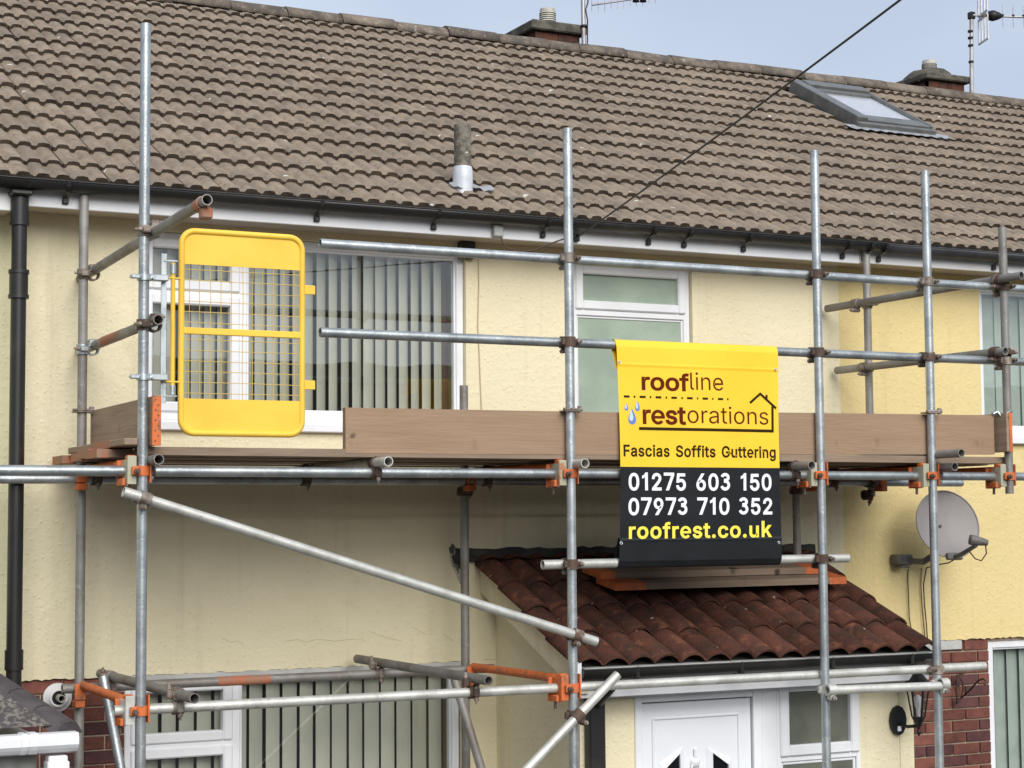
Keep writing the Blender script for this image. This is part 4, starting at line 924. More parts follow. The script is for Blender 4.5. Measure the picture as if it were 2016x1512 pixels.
# transoms under the deck
ZT = ZP+.0485
for px, py, m_ in ((313, 906, GALVD), (765, 906, GALVP), (1152, 908, GALVP), (1598, 915, GALVD), (1880, 915, GALVD)):
    p = at(px, py, YF-.12); tube('transom', (p.x, YF-.12, ZT), (p.x, YR+.16, ZT-.008), m_)
p = at(1893, 892, YF-.22); tube('transom', (p.x, YF-.22, p.z), (p.x-.02, YR+.1, p.z), GALVD)
# transoms of the lower lift
p0, p1 = at(198, 1326, -.18), at(383, 1375, -1.55); tube('transom', p0, p1, GALVD)
p0, p1 = at(703, 1297, -.1), at(962, 1340, -1.48); tube('transom', p0, p1, GALVD)
# couplers
def coupler(pa, a, pb, bdir, m_=RUSTY, flip=1):
    pa, a, pb, bdir = Vector(pa), Vector(a).normalized(), Vector(pb), Vector(bdir).normalized(); n = (pb-pa).normalized()
    c = MB(); w_ = .025
    c.tube(pa-a*w_, pa+a*w_, R+.008, 14, .0075); c.tube(pb-bdir*w_, pb+bdir*w_, R+.008, 14, .0075)
    sa = a.cross(n).normalized()*flip; sb = bdir.cross(n).normalized()*flip
    c.obox(pa+sa*.040, (sa, n, a), (.014, .020, .014), bev=.004); c.obox(pb+sb*.040, (sb, n, bdir), (.014, .020, .014), bev=.004)
    c.obox(pa-sa*.036, (sa, n, a), (.010, .012, .018), bev=.004)
    o = c.build('coupler', m_, sc)
    k = MB(); k.tube(pa+sa*.042-n*.055, pa+sa*.042+n*.03, .0062, 8); k.tube(pa+sa*.042-n*.040, pa+sa*.042-n*.024, .0125, 6); k.build('bolt', STEELC, o)
    k = MB(); k.tube(pb+sb*.042-n*.03, pb+sb*.042+n*.05, .0062, 8); k.tube(pb+sb*.042+n*.024, pb+sb*.042+n*.040, .0125, 6); k.build('bolt', STEELC, o)
    return o
Zv, Xv, Yv = Vector((0, 0, 1)), Vector((1, 0, 0)), Vector((0, 1, 0))
lean = lambda s: s
for s, mm in ((S2, (STEELC, RUSTY)), (S3, (RUSTY, RUSTY)), (S4, (STEELC, RUSTY)), (S5, (RUSTY, STEELC))):
    coupler((s, YF, ZG), Zv, (s, YLF, ZG), Xv, mm[0], -1); coupler((s, YF, ZM), Zv, (s, YLF, ZM), Xv, mm[1], -1)
coupler((S2, YF, ZB-.002), Zv, (S2, YLF, ZB-.002), Xv, RUSTY, -1); coupler((S3, YF, ZB+.002), Zv, (S3, YLF, ZB+.002), Xv, RUSTY, -1)
coupler((S4, YF, ZL-.003), Zv, (S4, YLF, ZL-.003), Xv, STEELC, 1)
for z0, z1, st_, rr in ((4.266, 4.199, STEELC, STEELC), (3.83, 3.812, RUSTY, ZINC)):
    coupler((S1, YF, z0), Zv, (XT, YF, z0), Yv, st_, -1); coupler((R1, YR, z1), Zv, (R1+.05, YR, z1), Yv, rr, -1)
def lineat(p, q, Y): t = (Y-p.y)/(q.y-p.y); return p+(q-p)*t
for pA, pB in (((1697, 596), (1978, 548)), ((1712, 722), (1972, 692))):
    p, q = at(*pA, YR-.05), at(*pB, YF-.05); d = (q-p); a = lineat(p, q, YR); b2 = lineat(p, q, YF)
    coupler((R3, YR, a.z), Zv, a+Vector((0, -.0, 0)) if abs(a.x-R3) > .02 else a+Vector((-.05, 0, 0)), d, STEELC, 1); coupler((S5, YF, b2.z), Zv, b2 if abs(b2.x-S5) > .02 else b2+Vector((-.05, 0, 0)), d, RUSTY, 1)
db = (at(1174, 1263, YBR)-at(243, 968, YBR)).normalized(); d0 = at(243, 968, YBR)
for s, mm in ((S1, STEELC), (S2, RUSTY)):
    t = (s-d0.x)/db.x; c_ = d0+db*t; coupler((s, YF, c_.z), Zv, c_, db, mm, 1)
db = (at(1216, 1328, YBR)-at(1040, 1512, YBR)).normalized(); d0 = at(1040, 1512, YBR); t = (S2-d0.x)/db.x; c_ = d0+db*t; coupler((S2, YF, c_.z), Zv, c_, db, RUSTY, 1)
for s, px in ((S3, 1628), (S4, 1866)):
    z = at(1628, 1359, YBR).z; coupler((s, YF, z), Zv, (s, YBR, z), Xv, GALVP, 1)
# couplers hanging below ledgers where transoms cross
for px, py in ((313, 906), (765, 906), (1152, 908), (1598, 915), (1880, 915)):
    p = at(px, py, YF-.12); coupler((p.x, YLF, ZP), Xv, (p.x, YLF, ZT), Yv, RUSTY, 1); coupler((p.x, YLR, ZP-.012), Xv, (p.x, YLR, ZT-.006), Yv, RUSTY, 1)
coupler((R2, YR, ZP-.07), Zv, (R2, YLR, ZP-.012), Xv, RUSTY, 1); coupler((R4x, YR, ZP-.06), Zv, (R4x, YLR, ZP-.012), Xv, RUSTY, 1)
xx = at(1712, 955, YLR).x; coupler((xx, YR-.02, ZP-.09), Xv, (xx, YLR, ZP-.012), Xv, RUSTY, 1)
p = at(383, 1375, -1.55); t0 = at(198, 1326, -.18); c_ = lineat(t0, p, YLF); coupler((c_.x, YLF, ZL), Xv, c_ if (c_.z-ZL) > .03 else Vector((c_.x, YLF, ZL+.05)), p-t0, STEELC, 1); c_ = lineat(t0, p, YLR); coupler((c_.x, YLR, 2.101), Xv, Vector((c_.x, YLR, 2.15)), p-t0, STEELC, 1)
p = at(962, 1340, -1.48); t0 = at(703, 1297, -.1); c_ = lineat(t0, p, YLF); coupler((c_.x, YLF, ZL), Xv, Vector((c_.x, YLF, ZL+.05)), p-t0, RUSTY, 1); c_ = lineat(t0, p, YLR); coupler((c_.x, YLR, 2.104), Xv, Vector((c_.x, YLR, 2.153)), p-t0, STEELC, 1)
# orange transom units hooked over the ledgers at each standard
def unit(s, z, rear, pale=PLATE, zoff=.0, side=-1):
    x = s+side*.048
    b = MB(); b.tube((x, YF+.02, z+.035+zoff), (rear, YR-.08, z+.035+zoff), .022, 14); b.obox(Vector((x, YF+.03, z+.022)), (Xv, Yv, Zv), (.02, .025, .05), bev=.006)
    o = b.build('transom_unit', ORANGE, sc)
    b = MB(); b.box((x-.024, YF-.012, z-.062), (x+.018, YF-.002, z+.068), bev=.002); b.box((x-.024, YF-.002, z-.07), (x-.018, YF+.095, z+.05), bev=.002); b.build('jaw_plate', pale, o)
    b = MB(); b.box((x-.042, YF+.01, z-.068), (x-.025, YF+.09, z-.034), bev=.004); b.box((x-.045, YF+.09, z-.07), (x+.02, YF+.1, z+.05), bev=.002); b.build('hook', ORANGE, o)
    b = MB(); b.tube((s, YF, z-.022), (s, YF, z+.022), R+.007, 18, .006); b.box((s-.056, YF-.034, z-.02), (s-.024, YF-.018, z+.02), bev=.003); b.box((s+.030, YF-.018, z-.055), (s+.038, YF+.05, z+.07), bev=.002); b.build('strap', ORANGE, o)
    b = MB(); b.tube((s-.036, YF-.03, z-.004), (s-.036, YF-.065, z-.004), .008, 8); b.tube((s-.036, YF-.036, z-.004), (s-.036, YF-.052, z-.004), .015, 6); b.build('bolt', RUSTY, o)
    b = MB(); b.tube((x-.033, YF+.04, z-.07), (x-.033, YF+.04, z-.105), .008, 8); b.build('wedge_bolt', RUSTY, o)
    b = MB(); b.box((rear-.042, YR-.10, z-.068), (rear+.008, YR-.028, z-.034), bev=.004); b.box((rear-.045, YR-.1, z-.03), (rear+.01, YR-.09, z+.05), bev=.003); b.build('hook', ORANGE, o)
for s, rr in ((S1, R1), (S2, R2+.02), (S3, S3-.06), (S4, S4-.08), (S5, S5-.12)): unit(s, ZP, rr)
unit(S1, ZL, R1+.0, GALVP, .005); unit(S2, ZL, R2+.01, ORANGE, .01)
# toe boards with clips
def toe(name, x0, x1, y0, y1, za, zb, h, m_, endm=None):
    b = MB(); b.prism([(x0, y0, za), (x1, y0, zb), (x1, y0, zb+h), (x0, y0, za+h)], (0, y1-y0, 0)); return b.build(name, m_, sc)
tx0 = at(677, 850, YLF-.0).x
toe('toe_board', tx0, 5.35, YF+.028, YF+.066, 3.252, 3.262, .221, WOOD); toe('toe_board', 5.36, at(1957, 850, YF+.028).x, YF+.028, YF+.066, 3.268, 3.287, .228, WOOD)
XL_ = S1+.03
o = MB().box((XL_, YF-.055, 3.276), (XL_+.038, YR+.03, 3.50), bev=.002).build('toe_board', WOODY, sc)
MB().box((XL_-.0015, YF-.0585, 3.274), (XL_+.0395, YF-.045, 3.502), bev=.001).build('painted_end', ORANGE, o)
k = MB()
for i in range(9):
    zc = 3.295+.0235*i; k.tube((XL_+.012+.014*(i % 2), YF-.0584, zc), (XL_+.012+.014*(i % 2), YF-.0600, zc), .004, 8)
k.build('end_plate_holes', RUSTY, o)
XR_ = at(1987, 840, YF-.05).x
o = MB().box((XR_-.02, YF-.05, 3.30), (XR_+.018, YR+.03, 3.525), bev=.002).build('toe_board', WOODY, sc)
MB().box((XR_-.0015, YF-.054, 3.298), (XR_+.02, YF-.04, 3.527), bev=.001).build('painted_end', ORANGE, o)
b = MB(); p = at(1962, 806, YF+.02); b.poly([(p.x-.03, YF+.02, 3.52), (p.x+.0, YF+.015, 3.535), (p.x+.02, YF-.0, 3.5), (p.x+.06, YF-.04, 3.54)], .011, 8); b.build('toe_board_clip', ZINC, sc)
for s in (S2, S4, R1):
    z, Y = {S2: (3.487, YF), S4: (3.525, YF), R1: (3.50, YR)}[s]
    b = MB(); b.tube((s-.055, Y-.03, z), (s+.055, Y-.03, z), .007, 8); b.box((s-.045, Y-.035, z-.012), (s+.045, Y+.04, z-.004), bev=.002); b.tube((s+.045, Y-.02, z-.016), (s+.045, Y-.02, z+.018), .013, 8); b.build('toe_board_clip', STEELC, sc)

# ------------------------------------------------------------------ scaffold boards (lying loose)
def board(x0, x1, y0, y1, z0, z1, m_, label, group=None, bands=(), tilt=0., sag=0.):
    h = .038; e = empty('scaffold_board', ((x0+x1)/2, (y0+y1)/2, min(z0, z1))); tag(e, label, 'plank', group)
    b = MB(); n = 6; vs = []
    for i in range(n+1):
        t = i/n; X = x0+(x1-x0)*t; z = z0+(z1-z0)*t-sag*4*t*(1-t); vs += [(X, y0, z), (X, y1, z+tilt), (X, y1, z+tilt+h), (X, y0, z+h)]
    fs = [(4*i+k, 4*i+(k+1) % 4, 4*i+4+(k+1) % 4, 4*i+4+k) for i in range(n) for k in range(4)]
    fs = [f[::-1] for f in fs]+[(0, 1, 2, 3), (4*n+3, 4*n+2, 4*n+1, 4*n)]
    b.add(vs, fs); b.build('plank', m_, e)
    for (a, c) in bands:
        g_ = MB(); za, zc = z0+(z1-z0)*(a-x0)/(x1-x0), z0+(z1-z0)*(c-x0)/(x1-x0); d = .0015
        A_, C_ = a, c
        if abs(a-x0) < 1e-6: A_ = a-d
        if abs(c-x1) < 1e-6: C_ = c+d
        vs = []
        for X, z in ((A_, za), (C_, zc)): vs += [(X, y0-d, z-d), (X, y1+d, z+tilt-d), (X, y1+d, z+tilt+h+d), (X, y0-d, z+h+d)]
        g_.add(vs, [(1, 0, 4, 5), (2, 1, 5, 6), (3, 2, 6, 7), (0, 3, 7, 4), (0, 1, 2, 3), (7, 6, 5, 4)]); g_.build('painted_end', ORANGE if tilt else ORANGED, e)
    return e
ZD = ZT+R+.002
WW = .222
yb0 = YF+.030
deck = (('outermost deck board, its long edge showing under the gate', 2.30, yb0, .2255, 0), ('deck board end second from the front at the left of the platform', 2.125, yb0+.229, .2255, -.004),
        ('deck board end in the middle of the row at the platform left', 2.14, yb0+.458, .2255, .004), ('deck board end just in front of the rear standards at the platform left', 2.165, yb0+.687, .2255, -.002),
        ('narrow filler board added to block light, tight against the rear standards of the platform', 2.30, yb0+.916, .104, 0.), ('deck board nearest the wall, its end farthest left of the platform', 2.16, YR+.027, .225, -.003))  # unseen filler strip added to stop sun leaking through the deck gap
for i, (lb, x0, y0, w_, dz) in enumerate(deck):
    board(x0, 7.42+.03*(i % 3), y0, y0+w_, ZD+dz, ZD+dz, WOODD, lb, 'platform deck boards', bands=(((x0, x0+.055),) if i not in (0, 4) else ()))
# cross board on top at the left end
e = empty('scaffold_board', (2.27, -.8, ZD+.04)); tag(e, 'short orange-stained board laid crosswise under the left toe board', 'plank', 'platform deck boards')
MB().box((2.185, YF+.0, ZD+.0425), (2.296, YR+.02, ZD+.0745), bev=.004).build('plank', WOODY, e)
MB().box((2.1835, YF+.25, ZD+.041), (2.24, YF+.62, ZD+.076)).build('painted_end', ORANGED, e)
# two sole boards on the porch roof
pl, prr = at(1212, 1160, -.66), at(1666, 1145, -.66)
zlow = 2.531
board(pl.x, prr.x, -.66, -.44, zlow, zlow+.006, WOODD, 'lower board with orange ends lying on the porch roof', 'sole boards on the porch roof', bands=((pl.x, pl.x+.2), (prr.x-.12, prr.x)), tilt=.036)
board(pl.x-.03, prr.x-.10, -.555, -.333, zlow+.060, zlow+.066, WOODD, 'upper board with orange ends stacked on another on the porch roof', 'sole boards on the porch roof', bands=((pl.x-.03, pl.x+.06), (prr.x-.22, prr.x-.10)), tilt=.036)

# ------------------------------------------------------------------ gate
GY_ = YF+.02
gA, gB = at(352, 447, GY_), at(600, 862, GY_); gx0, gx1, gz0, gz1 = gA.x, gB.x, gB.z, gA.z
gt = empty('scaffold_gate', (gx0, GY_, gz0)); tag(gt, 'bright yellow steel safety gate with mesh middle, clamped to the scaffold', 'gate')
def rrect(x0, x1, z0, z1, r, n=7):
    o = []
    for cx, cz, a0 in ((x1-r, z1-r, 0), (x0+r, z1-r, pi/2), (x0+r, z0+r, pi), (x1-r, z0+r, 1.5*pi)):
        o += [(cx+r*cos(a0+pi/2*i/n), cz+r*sin(a0+pi/2*i/n)) for i in range(n+1)]
    return o
r_ = .078; tR = .0145
pts = [Vector((x, GY_, z)) for x, z in rrect(gx0+tR, gx1-tR, gz0+tR, gz1-tR, r_-tR)]; pts.append(pts[0])
MB().poly(pts, tR, 12, caps=False).build('frame', GATEY, gt)
zA = at(475, 526, GY_).z; zM0, zM1 = at(475, 662, GY_).z, at(475, 649, GY_).z; zB = at(475, 787, GY_).z
def half(z0, z1, top):
    o = [(x, z) for x, z in rrect(gx0+tR, gx1-tR, gz0+tR, gz1-tR, r_-tR) if (z > z0 if top else z < z1)]
    if top: o = [(gx1-tR, z0)]+o+[(gx0+tR, z0)]
    else: o = [(gx0+tR, z1)]+o+[(gx1-tR, z1)]
    b = MB(); b.prism([(x, GY_-.003, z) for x, z in o], (0, .004, 0)); return b
half(zA, gz1, True).build('sheet_panel', GATEY, gt); half(gz0, zB, False).build('sheet_panel', GATEY, gt)
MB().box((gx0+tR, GY_-.009, zM0), (gx1-tR, GY_+.009, zM1), bev=.003).build('middle_bar', GATEY, gt)
for z0, z1 in ((zM1, zA), (zB, zM0)):
    b = MB(); nx, nz_ = 12, 6
    for i in range(1, nx): X = gx0+(gx1-gx0)*i/nx+random.uniform(-.003, .003); b.poly([(X, GY_+.003, z0-.005), (X+random.uniform(-.003, .003), GY_+.005, (z0+z1)/2), (X+random.uniform(-.002, .002), GY_+.003, z1+.005)], .0018, 5)
    for j in range(0, nz_): z = z0+(z1-z0)*(j+.5)/nz_; b.poly([(gx0+.02, GY_, z), ((gx0+gx1)/2, GY_+.002, z+random.uniform(-.003, .003)), (gx1-.02, GY_, z+random.uniform(-.002, .002))], .0018, 5)
    b.build('wire_mesh', mat('gate_wire', (.66, .45, .09), .6) if 'gate_wire' not in MATS else MATS['gate_wire'], gt)
for py in (571, 758):
    z = at(611, py, GY_).z; MB().box((gx1-.006, GY_-.004, z-.022), (gx1+.052, GY_+.004, z+.022), bev=.002).build('latch_tab', GATEY, gt)
hx0 = at(322, 640, GY_).x; rx = at(340, 640, GY_).x
MB().box((hx0-.013, GY_-.003, at(322, 793, GY_).z), (hx0+.013, GY_+.004, at(322, 499, GY_).z), bev=.001).build('hinge_post', ZINC, gt)
zt1, zt2 = at(340, 548, GY_).z, at(340, 752, GY_).z
MB().tube((rx, GY_, at(340, 775, GY_).z), (rx, GY_, at(340, 518, GY_).z), .011, 12).build('hinge_rod', GATEY, gt)
for z in (zt1, zt2): MB().box((hx0-.005, GY_-.012, z-.004), (gx0+.01, GY_+.012, z+.004), bev=.002).build('hinge_arm', GATEY, gt)
for z in (at(340, 530, GY_).z, at(340, 768, GY_).z):
    MB().tube((rx, GY_, z-.022), (rx, GY_, z+.022), .016, 12).build('spring', ZINC, gt)
for z in (at(340, 514, GY_).z, at(340, 780, GY_).z): MB().box((hx0, GY_-.008, z-.003), (rx+.02, GY_+.008, z+.003)).build('hinge_lug', ZINC, gt)
for py in (547, 743):
    z = at(290, py, YF).z; b = MB(); b.tube((S1, YF, z-.014), (S1, YF, z+.014), R+.008, 18, .007); b.box((S1-.07, YF-.036, z-.010), (S1-.024, YF-.020, z+.010), bev=.004); b.box((S1+.02, YF-.03, z-.014), (hx0+.01, YF+.012, z+.016), bev=.004); o = b.build('clamp', ZINC, gt)
    b = MB(); b.tube((S1+.035, YF-.055, z-.004), (S1+.035, YF-.0, z-.004), .008, 8); b.tube((S1-.06, YF-.05, z), (S1-.06, YF-.0, z), .008, 8); b.build('bolt', ZINC, o)

# ------------------------------------------------------------------ banner
GLYPHS = {
 'R': {
  'a': (389, "215,3 199,-2 180,-5 160,-7 137,-5 115,-1 95,7 77,17 62,30 49,46 40,64 34,85 32,108 34,128 38,145 45,160 54,172 65,183 78,191 93,198 109,204 126,209 143,212 161,215 178,218 200,221 218,223 234,225 247,227 258,230 266,233 273,238 276,246 278,255 278,257 277,272 273,286 268,298 261,308 252,317 241,324 228,329 212,332 196,333 178,332 162,329 148,324 136,318 125,311 116,302 109,293 103,284 99,276 44,292 53,312 65,330 80,345 96,357 114,366 134,373 154,378 174,381 194,382 208,382 223,380 239,377 254,373 270,367 285,359 298,348 310,335 321,319 328,300 333,278 335,251 335,2 279,2 279,54 271,54 266,44 259,35 251,26 240,17 228,10 129,50 142,46 155,44 170,43 192,45 212,49 229,57 244,67 256,79 265,92 272,107 276,122 278,138 278,194 271,189 266,186 259,184 250,182 241,180 231,178 220,176 210,175 200,173 190,172 182,171 175,170 161,168 147,165 134,160 121,155 111,149 102,141 95,131 91,119 90,105 91,92 94,81 100,71 108,63 118,56", "61,63,62 61,64,63 60,64,61 60,65,64 59,65,60 59,66,65 58,66,59 58,67,66 58,68,67 57,68,58 57,69,68 56,69,57 56,70,69 55,43,56 43,70,56 43,42,70 42,71,70 55,44,43 55,45,44 41,71,42 54,45,55 54,46,45 40,71,41 54,47,46 39,71,40 39,72,71 54,48,47 38,72,39 53,48,54 53,49,48 37,72,38 53,50,49 37,73,72 36,73,37 53,51,50 52,51,53 35,73,36 35,74,73 34,74,35 33,74,34 32,74,33 32,75,74 31,75,32 30,75,31 29,97,30 97,75,30 28,97,29 27,97,28 26,97,27 25,97,26 24,97,25 23,97,24 22,97,23 21,97,22 20,97,21 19,97,20 18,97,19 18,98,97 96,75,97 17,98,18 17,99,98 17,100,99 17,101,100 16,101,17 16,102,101 16,103,102 16,104,103 16,105,104 16,106,105 16,107,106 15,107,16 15,108,107 15,109,108 15,110,109 15,111,110 15,112,111 15,113,112 14,113,15 14,114,113 14,115,114 13,115,14 13,116,115 95,75,96 13,117,116 12,117,13 94,75,95 12,118,117 11,118,12 93,75,94 11,119,118 92,75,93 11,120,119 10,120,11 10,121,120 91,77,92 77,75,92 10,122,121 90,77,91 9,122,10 9,123,122 89,78,90 78,77,90 9,84,123 89,79,78 76,75,77 9,85,84 88,79,89 9,86,85 8,86,9 87,79,88 8,87,86 87,80,79 8,80,87 8,81,80 7,81,8 7,82,81 7,83,82 6,83,7 6,0,83 5,0,6 5,1,0 4,1,5 4,2,1 3,2,4"),
  'e': (404, "282,6 260,-1 237,-5 212,-6 177,-3 146,5 118,18 94,36 74,59 57,86 46,116 39,150 36,187 38,224 45,258 57,289 73,316 93,339 116,358 143,371 173,380 205,382 226,381 245,378 265,372 284,364 301,353 318,339 332,323 345,304 355,281 363,255 368,226 369,194 369,171 77,171 77,219 331,219 311,206 310,226 306,249 300,269 290,287 278,303 264,315 247,325 227,330 205,332 183,330 163,325 145,315 130,303 117,288 107,270 100,252 95,232 94,211 94,177 96,151 100,127 109,105 120,87 134,72 150,60 169,51 190,46 212,44 227,45 241,47 254,51 266,56 277,63 287,71 295,81 302,92 307,103 362,89 356,73 346,56 334,41 319,27 301,16", "20,22,21 20,23,22 19,23,20 19,24,23 19,25,24 18,25,19 18,26,25 17,26,18 17,27,26 17,47,27 47,28,27 16,48,17 48,47,17 46,28,47 45,28,46 16,49,48 44,28,45 16,50,49 44,29,28 15,50,16 43,29,44 15,51,50 43,30,29 42,30,43 15,52,51 14,52,15 14,53,52 41,30,42 41,31,30 14,54,53 40,31,41 13,54,14 40,32,31 13,55,54 39,32,40 13,36,55 36,56,55 38,37,39 37,32,39 37,33,32 12,36,13 12,35,36 56,37,36 56,33,37 57,33,56 57,34,33 11,35,12 58,34,57 11,34,35 11,58,34 11,59,58 10,59,11 10,60,59 9,60,10 9,61,60 74,76,75 73,76,74 73,77,76 9,62,61 8,62,9 72,77,73 72,78,77 8,63,62 71,78,72 70,78,71 8,64,63 7,64,8 69,78,70 69,79,78 7,65,64 68,79,69 67,79,68 7,66,65 66,79,67 7,79,66 7,80,79 6,80,7 6,81,80 5,81,6 5,0,81 5,1,0 4,1,5 4,2,1 3,2,4"),
  'i': (166, "112,456 104,450 94,446 84,445 73,446 64,450 55,456 49,464 45,473 43,483 45,493 49,502 55,510 64,517 73,520 84,522 94,520 104,517 112,510 119,502 123,493 124,483 123,473 119,464 112,2 55,2 55,377 112,377", "25,27,26 25,24,27 14,16,15 13,16,14 13,17,16 12,17,13 12,18,17 11,18,12 11,19,18 10,19,11 10,20,19 9,20,10 9,21,20 8,21,9 8,22,21 7,22,8 7,23,22 6,23,7 6,0,23 6,1,0 5,1,6 5,2,1 4,2,5 4,3,2"),
  'l': (189, "161,1 154,0 147,0 139,0 113,2 92,9 75,22 64,38 57,59 55,84 55,507 112,507 112,99 112,83 115,70 118,61 125,55 134,51 146,50 152,50 157,50 161,51 164,51 167,52 168,52 178,4 175,3 168,2", "9,11,10 9,12,11 9,13,12 8,13,9 8,14,13 8,15,14 8,16,15 7,16,8 7,17,16 23,25,24 22,25,23 21,25,22 7,18,17 20,25,21 19,25,20 18,25,19 7,25,18 6,25,7 5,25,6 4,25,5 4,26,25 4,27,26 4,0,27 3,0,4 3,1,0 3,2,1"),
  'n': (409, "125,284 117,267 113,248 112,227 112,2 55,2 55,377 110,377 110,289 105,289 117,318 134,343 153,360 176,373 200,380 227,382 252,381 274,375 294,367 312,355 327,339 339,320 348,297 353,271 355,240 355,2 298,2 298,235 295,263 288,287 274,306 257,320 235,328 210,331 192,330 175,326 160,319 146,310 134,298", "14,16,15 14,17,16 13,17,14 5,7,6 5,9,7 9,8,7 13,18,17 12,18,13 12,19,18 11,19,12 11,20,19 10,34,11 34,33,11 33,20,11 33,21,20 32,21,33 10,35,34 31,21,32 10,36,35 30,21,31 30,22,21 10,37,36 9,37,10 9,38,37 29,22,30 9,0,38 29,23,22 5,1,9 1,0,9 28,23,29 28,24,23 5,2,1 27,24,28 5,3,2 27,25,24 26,25,27 5,4,3"),
  'o': (415, "298,18 270,5 240,-3 207,-6 175,-3 145,5 118,18 94,36 74,59 58,86 46,117 39,150 36,187 39,225 46,259 58,290 74,317 94,340 118,358 145,372 175,380 207,382 240,380 270,372 298,358 321,340 341,317 358,290 369,259 377,225 379,187 377,150 369,117 358,86 341,59 321,36 144,64 162,53 183,47 207,44 232,47 253,53 271,64 287,79 299,96 309,117 316,139 320,163 321,187 320,213 316,236 309,259 299,279 287,297 271,312 253,323 232,330 207,332 183,330 162,323 144,312 129,297 116,279 107,259 100,237 96,213 94,187 96,163 100,139 107,117 116,96 129,79", "20,22,21 19,22,20 19,23,22 18,23,19 18,24,23 17,24,18 17,25,24 16,58,17 58,57,17 57,25,17 57,56,25 56,26,25 55,26,56 16,59,58 54,26,55 16,60,59 54,27,26 15,60,16 53,27,54 15,61,60 15,62,61 52,27,53 52,28,27 14,62,15 14,63,62 51,28,52 51,29,28 13,63,14 13,64,63 50,29,51 13,65,64 49,29,50 49,30,29 12,65,13 12,66,65 48,30,49 11,66,12 48,31,30 47,31,48 11,67,66 11,68,67 46,31,47 10,68,11 46,32,31 10,69,68 45,32,46 10,70,69 44,32,45 9,70,10 44,33,32 9,71,70 43,33,44 8,71,9 43,34,33 8,36,71 42,34,43 8,37,36 41,34,42 7,37,8 41,35,34 7,38,37 40,35,41 7,39,38 39,35,40 7,35,39 7,0,35 6,0,7 6,1,0 5,1,6 5,2,1 4,2,5 4,3,2"),
  'r': (259, "112,2 55,2 55,377 110,377 110,319 117,319 126,338 138,353 154,366 172,375 192,381 213,383 218,383 223,383 229,382 235,382 239,382 241,382 241,325 241,325 237,325 230,326 223,327 215,328 207,328 189,326 173,323 158,316 145,308 133,297 124,285 117,270 113,254 112,237", "10,12,11 10,13,12 10,14,13 10,15,14 10,16,15 10,17,16 10,18,17 9,18,10 1,3,2 1,4,3 8,18,9 7,18,8 6,21,7 21,20,7 20,19,7 19,18,7 5,25,6 25,24,6 24,23,6 23,22,6 22,21,6 5,26,25 5,27,26 1,5,4 1,32,5 32,31,5 31,30,5 30,29,5 29,28,5 28,27,5 1,33,32 1,0,33"),
  's': (365, "259,8 236,0 210,-5 182,-6 157,-5 134,-1 113,5 94,14 77,25 63,39 52,55 43,74 38,93 93,104 99,87 109,71 123,59 140,50 159,45 181,43 206,45 228,51 246,61 259,73 267,87 270,103 268,116 264,127 255,137 244,145 230,152 213,157 150,172 118,182 93,194 74,210 60,228 52,249 49,274 51,294 57,313 67,330 80,345 96,358 116,369 138,376 161,381 187,382 212,381 234,377 253,371 270,362 285,351 297,338 308,323 316,307 321,291 269,280 264,292 255,305 244,317 229,327 210,333 187,335 166,333 146,327 130,318 117,307 109,293 107,277 108,263 114,252 123,242 135,234 151,227 171,221 229,207 260,198 286,185 305,170 318,152 326,131 329,107 327,85 321,66 311,48 297,33 280,19", "46,48,47 46,49,48 45,49,46 45,50,49 44,50,45 44,51,50 43,51,44 43,52,51 42,52,43 42,53,52 41,63,42 63,53,42 63,62,53 62,54,53 41,64,63 41,65,64 61,54,62 40,65,41 40,66,65 60,54,61 60,55,54 40,67,66 59,55,60 39,67,40 59,56,55 39,68,67 58,56,59 38,68,39 38,69,68 57,56,58 38,70,69 37,70,38 37,71,70 37,72,71 36,72,37 36,73,72 36,74,73 35,74,36 35,75,74 35,76,75 34,76,35 34,77,76 34,78,77 33,78,34 33,79,78 32,79,33 31,79,32 31,80,79 30,80,31 29,80,30 29,81,80 28,81,29 27,81,28 27,82,81 26,82,27 25,82,26 25,83,82 12,14,13 24,83,25 11,14,12 23,83,24 11,15,14 23,84,83 10,15,11 22,84,23 10,16,15 22,85,84 21,85,22 10,17,16 9,17,10 20,85,21 9,18,17 20,86,85 19,86,20 9,19,18 9,86,19 8,86,9 8,87,86 7,87,8 7,0,87 6,0,7 6,1,0 5,1,6 5,2,1 4,2,5 4,3,2"),
  't': (227, "8,377 202,377 202,329 8,329 67,93 67,469 124,469 124,98 125,82 129,70 135,60 143,53 155,49 170,48 175,48 180,48 185,49 191,50 197,51 200,51 211,3 206,2 199,0 192,-1 184,-1 176,-2 168,-2 138,1 113,9 93,23 79,42 70,65", "4,6,5 4,7,6 3,1,0 3,2,1 4,8,7 31,8,4 31,9,8 31,10,9 30,10,31 30,11,10 30,12,11 18,20,19 17,20,18 16,20,17 30,13,12 15,20,16 14,20,15 13,20,14 30,20,13 29,20,30 28,20,29 27,20,28 27,21,20 27,22,21 26,22,27 26,23,22 26,24,23 26,25,24"),
 },
 'B': {
  '.': (188, "143,-6 129,-17 113,-23 95,-26 78,-23 62,-17 48,-6 37,8 31,24 28,41 31,58 37,75 48,88 62,99 78,106 95,108 113,106 129,99 143,88 153,75 160,58 162,41 160,24 153,8", "14,16,15 14,17,16 13,17,14 13,18,17 12,18,13 11,18,12 11,19,18 10,19,11 10,20,19 9,20,10 9,21,20 9,22,21 8,22,9 8,23,22 7,23,8 7,0,23 6,0,7 6,1,0 5,1,6 4,1,5 4,2,1 3,2,4"),
